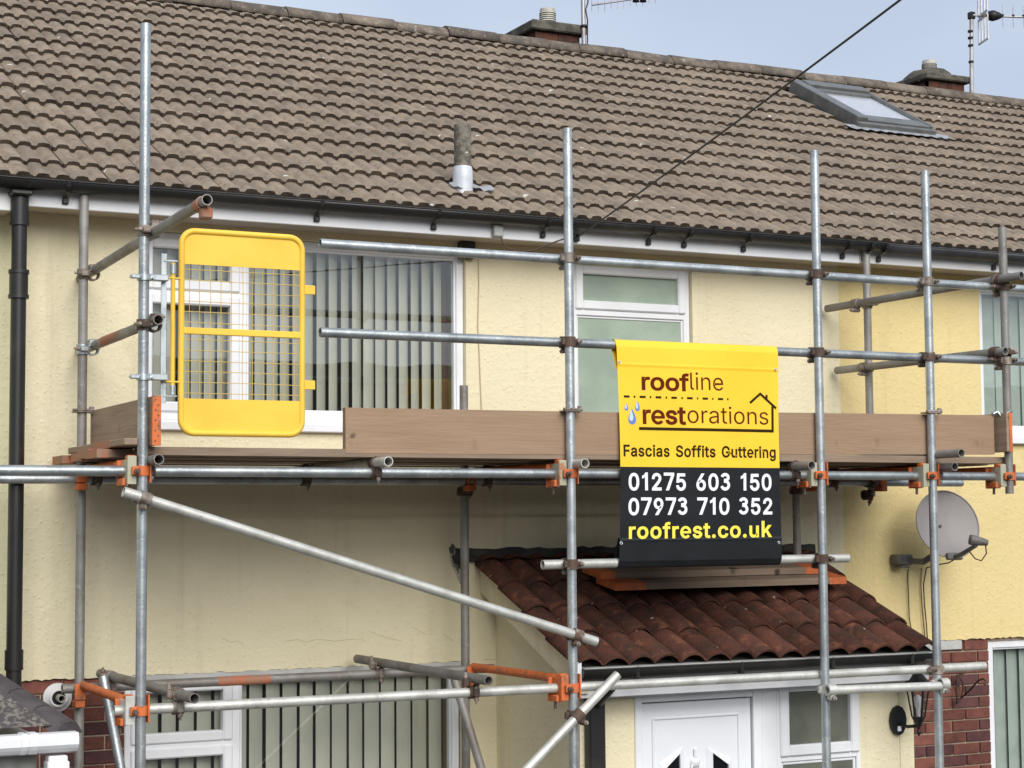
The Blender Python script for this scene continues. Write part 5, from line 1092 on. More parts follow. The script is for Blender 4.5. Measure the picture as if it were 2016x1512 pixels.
  '0': (453, "336,7 304,-12 267,-24 227,-28 187,-24 150,-12 117,7 89,34 67,67 49,106 37,151 29,200 27,254 29,308 37,358 49,402 67,441 90,474 118,501 150,521 187,533 227,537 267,533 303,521 336,501 364,474 386,441 404,402 416,358 424,308 426,254 424,200 417,151 404,106 387,67 364,34 177,89 192,79 208,73 227,71 245,73 261,79 276,89 289,105 301,125 310,150 317,180 321,215 323,254 321,294 317,329 310,359 301,384 289,404 276,420 261,430 245,436 227,438 208,436 192,430 177,420 164,404 153,384 143,359 136,329 132,294 130,254 132,215 136,180 143,150 153,125 164,104", "20,22,21 19,22,20 19,23,22 18,23,19 18,24,23 17,24,18 17,25,24 16,25,17 16,26,25 15,58,16 58,57,16 57,26,16 57,56,26 56,27,26 55,27,56 15,59,58 54,27,55 15,60,59 15,61,60 53,27,54 15,62,61 52,27,53 14,62,15 52,28,27 51,28,52 14,63,62 50,28,51 14,64,63 13,64,14 50,29,28 49,29,50 13,65,64 12,65,13 49,30,29 48,30,49 12,66,65 11,66,12 48,31,30 11,67,66 47,31,48 11,68,67 46,31,47 10,68,11 46,32,31 10,69,68 45,32,46 9,69,10 45,33,32 9,70,69 44,33,45 9,71,70 43,33,44 43,34,33 8,71,9 42,34,43 8,36,71 41,34,42 8,37,36 8,38,37 40,34,41 8,39,38 39,34,40 8,34,39 8,35,34 7,35,8 7,0,35 6,0,7 6,1,0 5,1,6 5,2,1 4,2,5 4,3,2"),
  '1': (363, "276,-15 276,550 187,550 158,503 114,467 59,445 59,353 118,375 169,408 169,-15", "1,2,3,8 3,4,7,8 4,5,6,7 0,1,8,9"),
  '2': (453, "410,-21 43,-21 43,56 219,243 237,262 253,280 266,295 277,310 285,323 291,335 296,347 298,359 299,371 298,385 295,397 290,407 283,416 274,424 264,430 252,435 239,438 224,438 208,437 194,434 182,429 172,422 164,414 157,403 152,392 149,378 147,341 43,341 47,395 55,425 68,453 86,478 108,498 133,515 162,527 192,534 225,537 257,534 288,527 316,515 341,499 362,479 379,456 392,430 400,402 402,373 401,351 397,330 391,310 381,290 369,268 353,246 333,222 310,195 282,165 174,52 174,78 410,78", "39,41,40 39,42,41 38,42,39 38,43,42 37,43,38 37,44,43 36,44,37 36,45,44 35,45,36 35,46,45 34,46,35 34,47,46 33,22,34 22,21,34 21,47,34 20,47,21 19,47,20 33,23,22 18,47,19 33,24,23 18,48,47 17,48,18 33,25,24 32,25,33 16,48,17 32,26,25 15,48,16 32,27,26 14,48,15 32,28,27 14,49,48 13,49,14 31,28,32 31,29,28 12,49,13 31,30,29 12,50,49 11,50,12 10,50,11 10,51,50 9,51,10 8,51,9 8,52,51 7,52,8 7,53,52 6,53,7 5,53,6 5,54,53 4,54,5 4,55,54 3,55,4 3,56,55 2,56,3 2,57,56 2,58,57 2,60,58 60,59,58 2,61,60 2,0,61 1,0,2"),
  '3': (441, "37,442 132,403 137,420 50,473 50,473 137,420 145,428 76,505 76,505 145,428 159,438 111,529 111,529 159,438 177,445 150,544 150,544 177,445 198,449 192,551 192,551 198,449 220,448 234,550 234,550 220,448 241,443 275,540 275,540 241,443 257,435 313,522 313,522 257,435 269,425 345,495 345,495 269,425 276,417 368,461 368,461 276,417 278,409 380,420 380,420 278,409 277,402 378,378 378,378 277,402 274,393 361,339 361,339 274,393 266,384 335,308 335,308 266,384 252,375 293,298 320,298 293,298 252,375 234,367 253,298 253,298 234,367 213,364 217,298 217,298 213,364 158,364 158,298 159,298 153,239 200,234 207,298 207,298 200,234 230,231 246,298 246,298 230,231 252,223 291,298 291,298 252,223 270,210 339,287 323,298 339,287 270,210 284,194 370,250 370,250 284,194 291,177 390,206 390,206 291,177 294,159 397,159 397,159 294,159 291,140 390,112 390,112 291,140 284,123 370,68 370,68 284,123 270,107 339,31 339,31 270,107 252,95 299,4 299,4 252,95 230,87 254,-13 254,-13 230,87 206,84 206,-19 206,-19 206,84 181,87 157,-13 157,-13 181,87 159,95 112,4 112,4 159,95 142,107 73,31 73,31 142,107 128,123 41,68 41,68 128,123 118,148 24,104", "0,1,2,3 4,5,6,7 8,9,10,11 12,13,14,15 16,17,18,19 20,21,22,23 24,25,26,27 28,29,30,31 32,33,34,35 36,37,38,39 40,41,42,43 44,45,46,47 48,49,50,51 52,53,54,55 56,57,58,59,60 61,62,63,64 65,66,67,68 69,70,71,72 73,74,75,76 77,78,79,80 81,82,83,84 85,86,87,88,89 90,91,92,93 94,95,96,97 98,99,100,101 102,103,104,105 106,107,108,109 110,111,112,113 114,115,116,117 118,119,120,121 122,123,124,125 126,127,128,129 130,131,132,133 134,135,136,137 138,139,140,141 142,143,144,145"),
  '5': (453, "319,-3 289,-17 256,-25 221,-28 189,-26 159,-19 131,-8 105,7 84,26 65,48 51,73 43,100 36,151 140,151 145,121 149,111 155,101 163,93 172,85 182,79 194,75 207,72 221,71 237,72 252,76 265,82 277,91 287,102 296,114 302,129 305,145 307,162 305,180 301,196 295,211 286,224 276,235 264,244 250,250 235,254 218,256 203,255 189,253 174,248 161,243 151,237 134,224 44,234 77,530 387,530 387,431 169,431 157,322 129,322 137,328 153,337 171,345 190,350 209,353 230,355 255,353 279,348 302,340 323,329 343,316 360,300 375,281 388,261 398,239 406,215 410,190 412,163 409,128 401,95 387,65 369,38 346,16", "47,51,48 51,49,48 51,50,49 47,53,51 53,54,51 54,55,51 55,52,51 58,60,59 57,60,58 57,61,60 56,61,57 56,62,61 55,62,56 55,63,62 52,63,55 52,64,63 47,52,53 47,64,52 47,65,64 47,66,65 47,41,66 41,40,66 40,67,66 40,39,67 39,68,67 47,42,41 38,68,39 47,43,42 37,68,38 47,44,43 36,68,37 47,45,44 36,69,68 47,46,45 35,69,36 34,69,35 34,70,69 33,70,34 32,70,33 32,71,70 31,71,32 31,72,71 30,72,31 11,13,12 11,14,13 29,72,30 28,72,29 28,73,72 11,15,14 27,73,28 11,16,15 26,73,27 11,17,16 10,17,11 26,74,73 10,18,17 25,74,26 10,19,18 24,74,25 10,20,19 23,74,24 10,21,20 9,21,10 22,74,23 9,22,21 9,74,22 9,75,74 8,75,9 8,76,75 7,76,8 7,0,76 6,0,7 6,1,0 5,1,6 5,2,1 4,2,5 4,3,2"),
  '6': (453, "321,-4 292,-17 260,-25 226,-28 192,-25 161,-17 132,-4 106,15 84,38 66,64 53,94 45,127 42,162 44,190 50,218 60,247 75,278 95,313 120,352 241,530 362,530 162,240 110,240 133,282 141,293 151,303 162,312 174,320 188,326 203,331 218,334 235,335 268,333 298,325 326,313 351,296 371,275 388,250 400,222 408,190 410,157 407,123 399,91 386,62 368,36 346,14 185,81 197,75 211,71 226,70 242,71 255,75 267,81 278,89 288,99 296,111 302,125 305,140 306,157 305,174 302,190 296,203 288,215 279,225 268,233 255,239 242,243 226,244 211,243 197,239 185,233 174,225 164,216 157,204 151,190 147,175 146,158 147,141 151,125 157,111 164,99 174,89", "18,20,19 18,30,20 30,21,20 17,30,18 30,32,31 17,29,30 21,32,30 21,33,32 17,28,29 17,27,28 21,34,33 17,26,27 21,35,34 16,26,17 16,25,26 16,24,25 21,36,35 16,23,24 16,22,23 15,22,16 21,67,36 67,37,36 67,66,37 66,38,37 14,22,15 21,68,67 21,69,68 65,38,66 14,21,22 14,69,21 14,70,69 64,38,65 14,71,70 63,38,64 14,72,71 62,38,63 62,39,38 13,72,14 13,73,72 61,39,62 13,74,73 60,39,61 60,40,39 13,75,74 59,40,60 12,75,13 12,76,75 58,40,59 11,76,12 11,77,76 57,40,58 57,41,40 11,78,77 56,41,57 10,78,11 10,79,78 55,41,56 55,42,41 10,80,79 54,42,55 10,81,80 53,42,54 9,81,10 53,43,42 9,46,81 52,43,53 9,47,46 51,43,52 9,48,47 50,43,51 9,49,48 49,43,50 9,43,49 8,43,9 8,44,43 7,44,8 7,45,44 6,45,7 6,0,45 5,0,6 5,1,0 4,1,5 4,2,1 3,2,4"),
  '7': (433, "22,550 422,550 422,470 213,-15 92,-15 300,452 22,452", "0,6,5,1 1,5,2 2,5,4,3"),
  '9': (453, "132,513 161,526 193,534 226,537 260,534 292,526 321,512 347,494 369,471 386,444 400,414 407,382 410,347 408,319 402,291 392,262 378,231 358,196 333,157 212,-21 90,-21 290,269 343,269 320,227 311,216 302,206 291,196 278,189 265,182 250,177 234,175 218,174 185,176 155,183 127,196 102,213 81,234 64,259 52,287 45,318 42,352 45,386 53,417 66,447 84,473 106,495 268,428 255,434 242,438 226,439 211,438 198,434 185,428 174,420 165,410 157,397 151,384 148,368 146,352 148,334 151,319 157,305 165,293 174,283 185,275 197,269 211,266 226,264 242,266 255,269 268,275 279,283 288,293 296,305 302,318 305,334 306,350 305,368 302,383 296,397 288,410 279,420", "2,4,3 1,4,2 1,5,4 0,5,1 0,6,5 45,6,0 45,7,6 44,7,45 44,8,7 43,8,44 43,9,8 42,50,43 50,49,43 49,9,43 49,48,9 48,10,9 42,51,50 47,10,48 42,52,51 46,10,47 81,10,46 42,53,52 80,10,81 42,54,53 41,54,42 80,11,10 41,55,54 79,11,80 41,56,55 78,11,79 40,56,41 40,57,56 77,11,78 77,12,11 40,58,57 76,12,77 39,58,40 39,59,58 75,12,76 75,13,12 39,60,59 74,13,75 74,14,13 39,61,60 73,14,74 38,61,39 38,62,61 72,14,73 38,63,62 71,14,72 71,15,14 37,63,38 37,64,63 70,22,71 22,15,71 37,65,64 69,22,70 37,66,65 68,21,69 21,22,69 23,15,22 68,31,21 31,20,21 37,67,66 67,31,68 37,31,67 23,16,15 36,31,37 35,31,36 23,17,16 24,17,23 25,17,24 34,31,35 26,17,25 27,17,26 27,18,17 33,31,34 28,18,27 32,31,33 29,18,28 30,18,29 31,18,30 20,18,31 20,19,18"),
  'F': (410, "146,-21 39,-21 39,530 390,530 390,431 146,431 146,299 367,299 367,200 146,200", "1,5,2 5,3,2 5,4,3 1,6,5 1,9,6 9,7,6 9,8,7 1,0,9"),
  'G': (520, "387,0 350,-15 311,-25 269,-28 222,-24 178,-12 138,7 103,34 74,67 50,106 33,151 23,200 19,254 23,308 33,358 50,402 74,442 103,475 138,501 177,521 219,533 265,537 293,535 321,531 347,524 372,513 395,501 416,486 436,468 453,449 467,427 479,404 489,379 501,328 393,328 383,357 377,370 370,382 362,392 353,402 343,410 333,418 321,424 309,428 295,432 281,434 266,435 240,432 216,426 195,415 175,399 158,379 144,355 133,326 127,292 124,254 127,216 133,183 144,154 158,130 176,110 195,94 218,83 242,76 269,74 293,76 315,81 334,90 352,101 366,116 378,133 387,154 392,177 396,227 676,178 262,178 262,277 499,277 499,199 496,157 486,117 469,80 447,48 419,22", "20,22,21 20,23,22 19,23,20 19,24,23 19,25,24 18,25,19 18,26,25 17,26,18 17,27,26 17,28,27 16,28,17 16,29,28 16,46,29 46,30,29 15,47,16 47,46,16 45,30,46 44,30,45 15,48,47 43,30,44 42,30,43 42,31,30 15,49,48 41,31,42 40,31,41 15,50,49 39,31,40 39,32,31 14,50,15 38,32,39 14,51,50 37,32,38 36,32,37 14,52,51 36,33,32 35,33,36 13,52,14 34,33,35 13,53,52 13,54,53 12,54,13 12,55,54 75,77,76 75,73,77 73,78,77 12,56,55 11,56,12 75,72,73 78,74,73 11,57,56 10,57,11 79,74,78 10,58,57 72,74,75 72,79,74 71,79,72 71,80,79 10,59,58 70,80,71 9,59,10 69,80,70 9,60,59 69,81,80 68,81,69 9,61,60 8,61,9 67,81,68 8,62,61 66,81,67 8,63,62 65,81,66 65,82,81 8,64,63 64,82,65 8,82,64 7,82,8 7,83,82 6,83,7 6,0,83 5,0,6 5,1,0 4,1,5 4,2,1 3,2,4"),
  'S': (446, "332,-9 300,-21 263,-28 224,-30 186,-28 151,-21 119,-10 91,5 66,25 47,48 32,75 22,104 14,158 122,158 128,124 133,112 140,101 149,92 160,85 174,78 189,74 206,71 224,70 244,71 262,75 278,80 292,87 304,95 313,105 319,115 323,127 324,139 323,150 321,158 316,165 309,172 299,179 287,185 273,191 257,197 239,202 177,219 137,233 101,251 71,274 49,302 35,335 31,372 34,404 43,433 58,460 78,483 101,502 129,517 160,528 192,534 227,537 262,534 295,528 325,517 352,502 375,483 394,461 409,436 418,408 425,357 321,357 312,394 303,408 290,420 272,429 250,435 225,437 207,436 190,433 176,428 163,422 153,414 146,406 140,397 137,387 136,376 137,364 141,356 146,348 155,340 166,333 178,327 191,322 205,317 218,313 270,300 286,295 302,290 319,283 337,275 355,266 371,254 387,241 401,226 413,208 422,187 428,164 429,138 427,108 418,79 404,52 385,28 361,8", "55,57,56 54,57,55 54,58,57 53,58,54 53,59,58 52,59,53 52,60,59 51,60,52 51,61,60 51,62,61 50,62,51 50,63,62 49,72,50 72,63,50 49,73,72 71,63,72 49,74,73 71,64,63 70,64,71 48,74,49 48,75,74 69,64,70 48,76,75 48,77,76 68,64,69 48,78,77 68,65,64 67,65,68 48,79,78 47,79,48 47,80,79 66,65,67 47,81,80 47,82,81 46,82,47 46,83,82 46,84,83 46,85,84 46,86,85 45,86,46 45,87,86 45,88,87 45,89,88 45,90,89 45,91,90 44,91,45 44,92,91 44,93,92 44,94,93 44,95,94 44,96,95 43,96,44 43,97,96 43,98,97 42,98,43 42,99,98 41,99,42 41,100,99 40,100,41 40,101,100 39,101,40 38,101,39 37,101,38 37,102,101 36,102,37 35,102,36 34,102,35 33,102,34 33,103,102 32,103,33 11,13,12 11,14,13 31,103,32 30,103,31 30,104,103 29,104,30 11,15,14 28,104,29 11,16,15 28,105,104 27,105,28 10,16,11 10,17,16 26,105,27 10,18,17 25,105,26 10,19,18 24,105,25 24,106,105 10,20,19 9,20,10 23,106,24 9,21,20 22,106,23 9,22,21 9,106,22 9,107,106 8,107,9 8,108,107 7,108,8 7,0,108 6,0,7 6,1,0 5,1,6 5,2,1 4,2,5 4,3,2"),
  'a': (389, "223,-18 204,-25 183,-28 160,-30 134,-28 109,-23 86,-14 64,-2 45,14 30,33 18,56 12,81 9,108 11,132 16,153 25,172 37,188 51,201 67,211 84,220 102,226 120,231 139,235 157,238 175,241 197,243 216,246 231,248 242,249 250,251 254,253 254,253 254,253 255,256 255,256 254,269 251,279 248,287 244,293 238,298 230,303 221,307 210,309 196,310 181,309 168,307 157,303 148,298 140,292 133,286 127,280 123,273 111,249 12,278 33,323 47,344 65,362 84,376 105,387 127,395 149,401 171,404 194,405 210,405 226,403 244,400 262,395 280,388 297,378 314,365 329,349 341,330 350,307 356,281 358,252 358,-21 256,-21 256,31 285,31 285,31 277,20 267,9 254,-1 240,-10 137,72 147,69 158,67 170,66 189,68 204,71 218,77 229,85 238,94 245,104 250,115 253,126 255,139 255,145 284,169 275,165 265,162 256,159 246,157 235,155 224,153 213,152 203,150 193,149 185,148 179,147 165,145 153,142 142,139 132,135 125,130 119,125 116,120 114,114 113,105 114,97 116,90 119,85 123,80 129,76", "61,63,62 61,64,63 60,64,61 60,65,64 59,65,60 59,66,65 58,66,59 58,67,66 58,68,67 57,68,58 57,69,68 56,69,57 56,70,69 55,70,56 55,71,70 54,71,55 54,72,71 53,44,54 44,43,54 43,72,54 42,72,43 53,45,44 41,72,42 41,73,72 53,46,45 40,73,41 39,73,40 53,47,46 38,73,39 53,48,47 37,73,38 53,49,48 36,73,37 53,50,49 36,74,73 53,51,50 35,74,36 52,51,53 34,33,35 33,74,35 32,30,33 30,31,33 31,74,33 32,74,31 29,32,30 29,74,32 29,98,74 98,75,74 28,98,29 27,98,28 26,98,27 25,98,26 24,98,25 23,98,24 22,98,23 21,98,22 20,98,21 19,98,20 18,98,19 17,98,18 16,98,17 15,98,16 14,98,15 14,99,98 97,75,98 14,100,99 14,101,100 14,102,101 14,103,102 14,104,103 14,105,104 13,105,14 13,106,105 13,107,106 13,108,107 13,109,108 13,110,109 96,75,97 13,111,110 13,112,111 95,75,96 13,113,112 13,114,113 12,114,13 12,115,114 94,75,95 12,116,115 12,117,116 93,75,94 12,118,117 11,118,12 11,119,118 92,75,93 11,120,119 91,75,92 11,121,120 11,122,121 90,79,91 79,75,91 10,122,11 10,123,122 89,79,90 10,84,123 10,85,84 88,79,89 10,86,85 87,79,88 10,87,86 10,79,87 9,79,10 8,77,9 77,79,9 77,80,79 78,75,79 8,82,77 82,76,77 80,78,77 80,75,78 81,75,80 7,82,8 82,75,81 7,83,82 76,75,82 6,83,7 6,0,83 5,0,6 5,1,0 4,1,5 4,2,1 3,2,4"),
  'c': (395, "267,-21 248,-26 228,-28 207,-29 171,-26 137,-17 106,-1 78,20 55,45 37,76 24,110 16,147 13,187 16,228 24,266 37,300 55,331 78,357 106,378 137,393 171,402 207,405 227,405 247,402 266,397 284,391 301,383 317,373 332,362 345,349 357,334 367,318 375,301 389,262 289,237 280,264 277,271 273,277 268,283 263,289 257,294 251,298 244,302 236,305 227,307 218,308 208,309 188,307 172,302 158,293 146,282 136,268 128,251 122,231 119,210 117,187 119,165 122,144 128,125 136,108 146,94 158,83 172,74 188,69 208,67 218,68 227,69 236,72 244,75 251,78 258,83 264,88 269,94 274,100 278,107 281,115 290,142 390,117 377,78 369,60 358,44 347,29 333,16 318,4 302,-6 285,-14", "20,22,21 20,23,22 19,23,20 19,24,23 19,25,24 18,25,19 18,26,25 18,27,26 17,27,18 17,28,27 17,29,28 16,29,17 16,30,29 16,31,30 15,31,16 15,46,31 46,45,31 45,32,31 15,47,46 44,32,45 43,32,44 15,48,47 42,32,43 41,32,42 15,49,48 41,33,32 14,49,15 40,33,41 39,33,40 14,50,49 38,33,39 37,33,38 14,51,50 36,33,37 35,33,36 14,52,51 13,52,14 34,33,35 13,53,52 13,54,53 12,54,13 12,55,54 12,56,55 11,56,12 11,57,56 10,57,11 10,58,57 75,77,76 10,59,58 75,78,77 74,78,75 9,59,10 9,60,59 73,78,74 72,78,73 9,61,60 71,78,72 70,78,71 69,78,70 9,62,61 68,78,69 68,79,78 8,62,9 67,79,68 8,63,62 66,79,67 65,79,66 8,64,63 64,79,65 8,79,64 8,80,79 7,80,8 7,81,80 7,82,81 6,82,7 6,83,82 6,84,83 5,84,6 5,85,84 5,0,85 4,0,5 4,1,0 4,2,1 3,2,4"),
  'e': (404, "402,173 306,179 400,219 305,206 390,263 300,233 372,304 291,257 347,340 278,278 316,369 263,296 280,390 244,308 241,403 225,316 201,406 204,318 160,400 184,314 122,384 164,305 88,360 147,290 59,328 132,272 36,291 121,249 21,248 113,224 13,204 109,198 15,158 110,171 25,114 115,144 43,73 124,120 68,37 137,99 99,8 152,81 135,-13 171,69 174,-26 190,61 214,-29 211,59 255,-23 231,63 293,-7 251,72 327,17 268,87 356,49 283,105 110,148 401,148 401,182 305,182 302,224 113,224", "0,2,3,1 2,4,5,3 4,6,7,5 6,8,9,7 8,10,11,9 10,12,13,11 12,14,15,13 14,16,17,15 16,18,19,17 18,20,21,19 20,22,23,21 22,24,25,23 24,26,27,25 26,28,29,27 28,30,31,29 30,32,33,31 32,34,35,33 34,36,37,35 36,38,39,37 38,40,41,39 40,42,43,41 42,44,45,43 44,46,47,45 46,48,49,47 48,50,51,49 50,52,53,51 52,54,55,53 56,57,58,59,60,61"),
  'f': (253, "-15,400 249,400 249,306 -15,306 163,-21 60,-21 60,432 61,456 68,478 78,498 92,514 108,528 126,538 146,545 166,549 187,551 202,551 215,549 226,547 236,545 244,543 268,534 241,441 218,450 214,450 211,451 206,452 201,453 195,453 182,452 175,449 170,445 167,440 164,431 163,418", "14,16,15 14,17,16 13,17,14 13,18,17 13,19,18 12,19,13 12,20,19 12,21,20 11,21,12 11,22,21 10,22,11 9,23,10 23,22,10 8,25,9 25,24,9 24,23,9 7,28,8 28,27,8 27,26,8 26,25,8 6,29,7 29,28,7 6,30,29 6,31,30 6,32,31 6,33,32 5,33,6 5,34,33 5,4,34 3,1,0 3,2,1"),
  'g': (425, "298,-155 270,-164 239,-170 207,-172 178,-170 151,-166 127,-160 105,-150 85,-139 68,-126 54,-111 42,-96 22,-62 108,-13 124,-36 130,-44 137,-51 144,-58 152,-64 162,-69 174,-73 189,-75 207,-76 232,-74 253,-68 269,-59 280,-46 288,-29 290,-5 290,47 318,47 318,48 311,38 302,27 291,16 277,6 261,-3 242,-11 220,-15 195,-16 162,-14 131,-5 102,9 76,28 54,52 36,81 23,114 16,151 13,191 16,231 23,269 36,302 53,332 75,358 101,378 130,393 162,403 196,405 221,404 243,399 263,392 279,382 293,371 304,360 313,349 320,339 319,340 292,340 292,400 393,400 393,-10 391,-44 382,-75 368,-102 348,-124 325,-142 157,93 171,86 186,82 205,80 223,82 239,86 252,93 263,102 273,114 281,129 286,147 290,168 291,193 290,216 286,237 281,256 273,272 263,285 252,295 238,303 223,307 205,309 186,307 171,302 158,295 146,284 136,271 128,254 122,236 119,215 117,193 119,169 122,149 128,131 136,115 146,103", "56,58,57 56,59,58 55,59,56 67,62,68 62,69,68 62,63,69 63,64,69 64,66,69 66,65,69 65,70,69 55,60,59 54,60,55 54,61,60 54,62,61 53,62,54 53,67,62 52,67,53 65,66,64 52,66,67 52,65,66 52,96,65 96,95,65 95,94,65 94,93,65 93,92,65 92,91,65 91,70,65 51,97,52 97,96,52 51,98,97 51,99,98 50,99,51 50,100,99 50,101,100 50,102,101 50,103,102 49,103,50 90,70,91 49,104,103 89,70,90 49,105,104 48,105,49 88,70,89 48,106,105 87,70,88 48,107,106 47,107,48 47,108,107 86,70,87 46,108,47 46,109,108 85,70,86 46,110,109 84,70,85 46,111,110 83,70,84 45,111,46 45,76,111 82,31,83 31,70,83 45,77,76 81,31,82 45,78,77 80,31,81 45,79,78 79,31,80 44,79,45 44,31,79 43,29,44 29,31,44 29,32,31 30,70,31 43,35,29 35,28,29 32,30,29 32,70,30 33,70,32 42,35,43 34,70,33 35,70,34 41,35,42 41,36,35 28,70,35 41,37,36 27,70,28 40,37,41 27,71,70 40,38,37 12,14,13 39,38,40 26,71,27 12,15,14 26,72,71 12,16,15 25,72,26 12,17,16 12,18,17 24,72,25 11,18,12 11,19,18 23,72,24 11,20,19 11,21,20 22,72,23 22,73,72 11,22,21 11,73,22 10,73,11 10,74,73 9,74,10 9,75,74 8,75,9 7,75,8 7,0,75 6,0,7 6,1,0 5,1,6 5,2,1 4,2,5 4,3,2"),
  'i': (166, "128,439 115,429 100,424 84,422 67,424 52,430 39,439 29,452 22,467 20,483 22,500 29,515 39,527 52,537 67,543 84,545 100,543 115,537 128,527 139,515 145,500 147,483 145,467 139,452 135,-21 32,-21 32,400 135,400", "25,27,26 25,24,27 14,16,15 14,17,16 13,17,14 13,18,17 12,18,13 12,19,18 11,19,12 10,19,11 10,20,19 9,20,10 9,21,20 8,21,9 8,22,21 7,22,8 7,23,22 7,0,23 6,0,7 5,0,6 5,1,0 4,1,5 4,2,1 3,2,4"),
  'k': (422, "29,-15 136,-15 136,110 187,162 283,-15 411,-15 256,234 400,416 268,416 136,253 136,566 29,566", "0,1,2,9,10,11 2,3,6,9 3,4,5,6 6,7,8,9"),
  'n': (409, "145,273 139,260 136,245 135,226 135,-21 32,-21 32,400 133,400 133,266 71,266 97,329 116,358 140,379 167,394 196,403 227,405 255,403 281,397 305,387 327,372 345,353 359,330 370,304 376,274 378,241 378,-21 275,-21 275,234 273,258 267,276 257,290 245,300 230,306 210,308 196,307 183,304 171,299 161,292 152,283", "14,16,15 14,17,16 13,17,14 5,9,6 9,10,6 10,7,6 10,11,7 11,8,7 13,18,17 12,18,13 12,19,18 11,19,12 11,20,19 8,37,11 37,36,11 36,35,11 35,20,11 35,34,20 34,21,20 34,33,21 33,22,21 32,22,33 31,22,32 31,23,22 30,23,31 8,38,37 29,23,30 8,0,38 28,23,29 28,24,23 8,1,0 5,8,9 5,1,8 5,2,1 27,24,28 5,3,2 27,25,24 26,25,27 5,4,3"),
  'o': (415, "310,-2 279,-17 244,-26 207,-29 171,-26 137,-17 106,-1 78,20 55,45 37,76 24,110 16,147 13,187 16,228 24,266 37,300 55,331 78,357 106,378 137,393 171,402 207,406 244,402 279,393 310,378 337,357 360,331 378,300 392,266 399,228 402,187 399,147 392,110 378,76 360,45 337,20 158,83 172,74 188,69 207,68 227,69 244,74 257,83 269,94 279,108 287,125 293,144 297,165 298,187 297,210 293,231 287,251 279,268 269,282 257,293 244,302 227,307 207,309 188,307 172,302 158,293 146,282 136,268 128,251 122,231 119,210 117,187 119,165 122,144 128,125 136,108 146,94", "20,22,21 20,23,22 19,23,20 19,24,23 18,24,19 18,25,24 17,25,18 17,26,25 16,26,17 15,26,16 15,57,26 57,27,26 15,58,57 56,27,57 15,59,58 55,27,56 15,60,59 54,27,55 14,60,15 54,28,27 14,61,60 53,28,54 14,62,61 52,28,53 14,63,62 51,28,52 13,63,14 51,29,28 13,64,63 50,29,51 13,65,64 49,29,50 12,65,13 49,30,29 12,66,65 48,30,49 12,67,66 47,30,48 47,31,30 11,67,12 11,68,67 46,31,47 46,32,31 10,68,11 10,69,68 45,32,46 44,32,45 10,70,69 44,33,32 9,70,10 43,33,44 9,71,70 42,33,43 9,36,71 41,33,42 9,37,36 41,34,33 8,37,9 40,34,41 8,38,37 39,34,40 8,39,38 8,34,39 8,35,34 7,35,8 6,35,7 6,0,35 5,0,6 5,1,0 4,1,5 4,2,1 3,2,4"),
  'r': (259, "135,-21 32,-21 32,400 133,400 133,342 102,342 106,350 122,369 141,385 163,397 187,404 212,406 218,406 224,406 230,405 236,405 241,405 264,404 264,297 237,302 233,303 227,303 221,304 214,305 207,305 193,304 180,301 169,296 159,290 151,282 144,273 139,262 136,250 135,236", "10,12,11 10,13,12 10,14,13 10,15,14 10,16,15 10,17,16 9,17,10 9,18,17 1,5,2 5,6,2 6,3,2 6,7,3 7,4,3 8,18,9 7,18,8 4,18,7 1,4,5 1,31,4 31,30,4 30,29,4 29,28,4 28,27,4 27,26,4 26,25,4 25,24,4 24,23,4 23,22,4 22,21,4 21,20,4 20,19,4 19,18,4 1,32,31 1,33,32 1,0,33"),
  's': (365, "268,-13 242,-22 213,-27 182,-29 154,-28 129,-24 105,-16 83,-6 63,8 46,24 32,44 22,66 9,110 108,131 120,97 127,86 136,78 148,72 163,68 181,66 202,68 219,73 232,80 241,88 245,95 247,103 246,110 244,115 239,120 232,126 222,130 207,135 144,150 110,160 81,175 57,193 40,217 29,244 26,274 28,299 36,323 48,344 64,362 84,378 107,390 132,399 159,404 187,405 214,404 239,400 262,392 282,381 300,368 315,353 327,335 337,316 352,275 256,253 244,281 237,291 229,299 219,306 206,310 187,311 170,310 155,306 143,300 135,292 131,285 130,277 131,270 133,264 138,259 146,254 159,248 177,243 235,230 269,219 298,205 321,186 339,163 349,136 352,107 350,81 342,57 330,35 313,16 292,0", "46,48,47 46,49,48 45,49,46 45,50,49 44,50,45 44,51,50 43,51,44 43,52,51 42,52,43 42,53,52 41,53,42 41,54,53 40,54,41 40,55,54 39,63,40 63,55,40 63,62,55 62,56,55 39,64,63 39,65,64 61,56,62 39,66,65 60,56,61 39,67,66 59,56,60 38,67,39 38,68,67 58,56,59 38,69,68 57,56,58 38,70,69 37,70,38 37,71,70 37,72,71 37,73,72 37,74,73 37,75,74 36,75,37 36,76,75 36,77,76 36,78,77 35,78,36 35,79,78 34,79,35 34,80,79 33,80,34 33,81,80 32,81,33 31,81,32 31,82,81 30,82,31 12,14,13 29,82,30 28,82,29 27,82,28 26,82,27 11,14,12 25,82,26 25,83,82 24,83,25 11,15,14 23,83,24 22,83,23 11,16,15 22,84,83 21,84,22 11,17,16 20,84,21 11,18,17 19,84,20 11,19,18 11,84,19 10,84,11 10,85,84 9,85,10 9,86,85 8,86,9 8,87,86 7,87,8 7,0,87 6,0,7 6,1,0 5,1,6 5,2,1 4,2,5 4,3,2"),
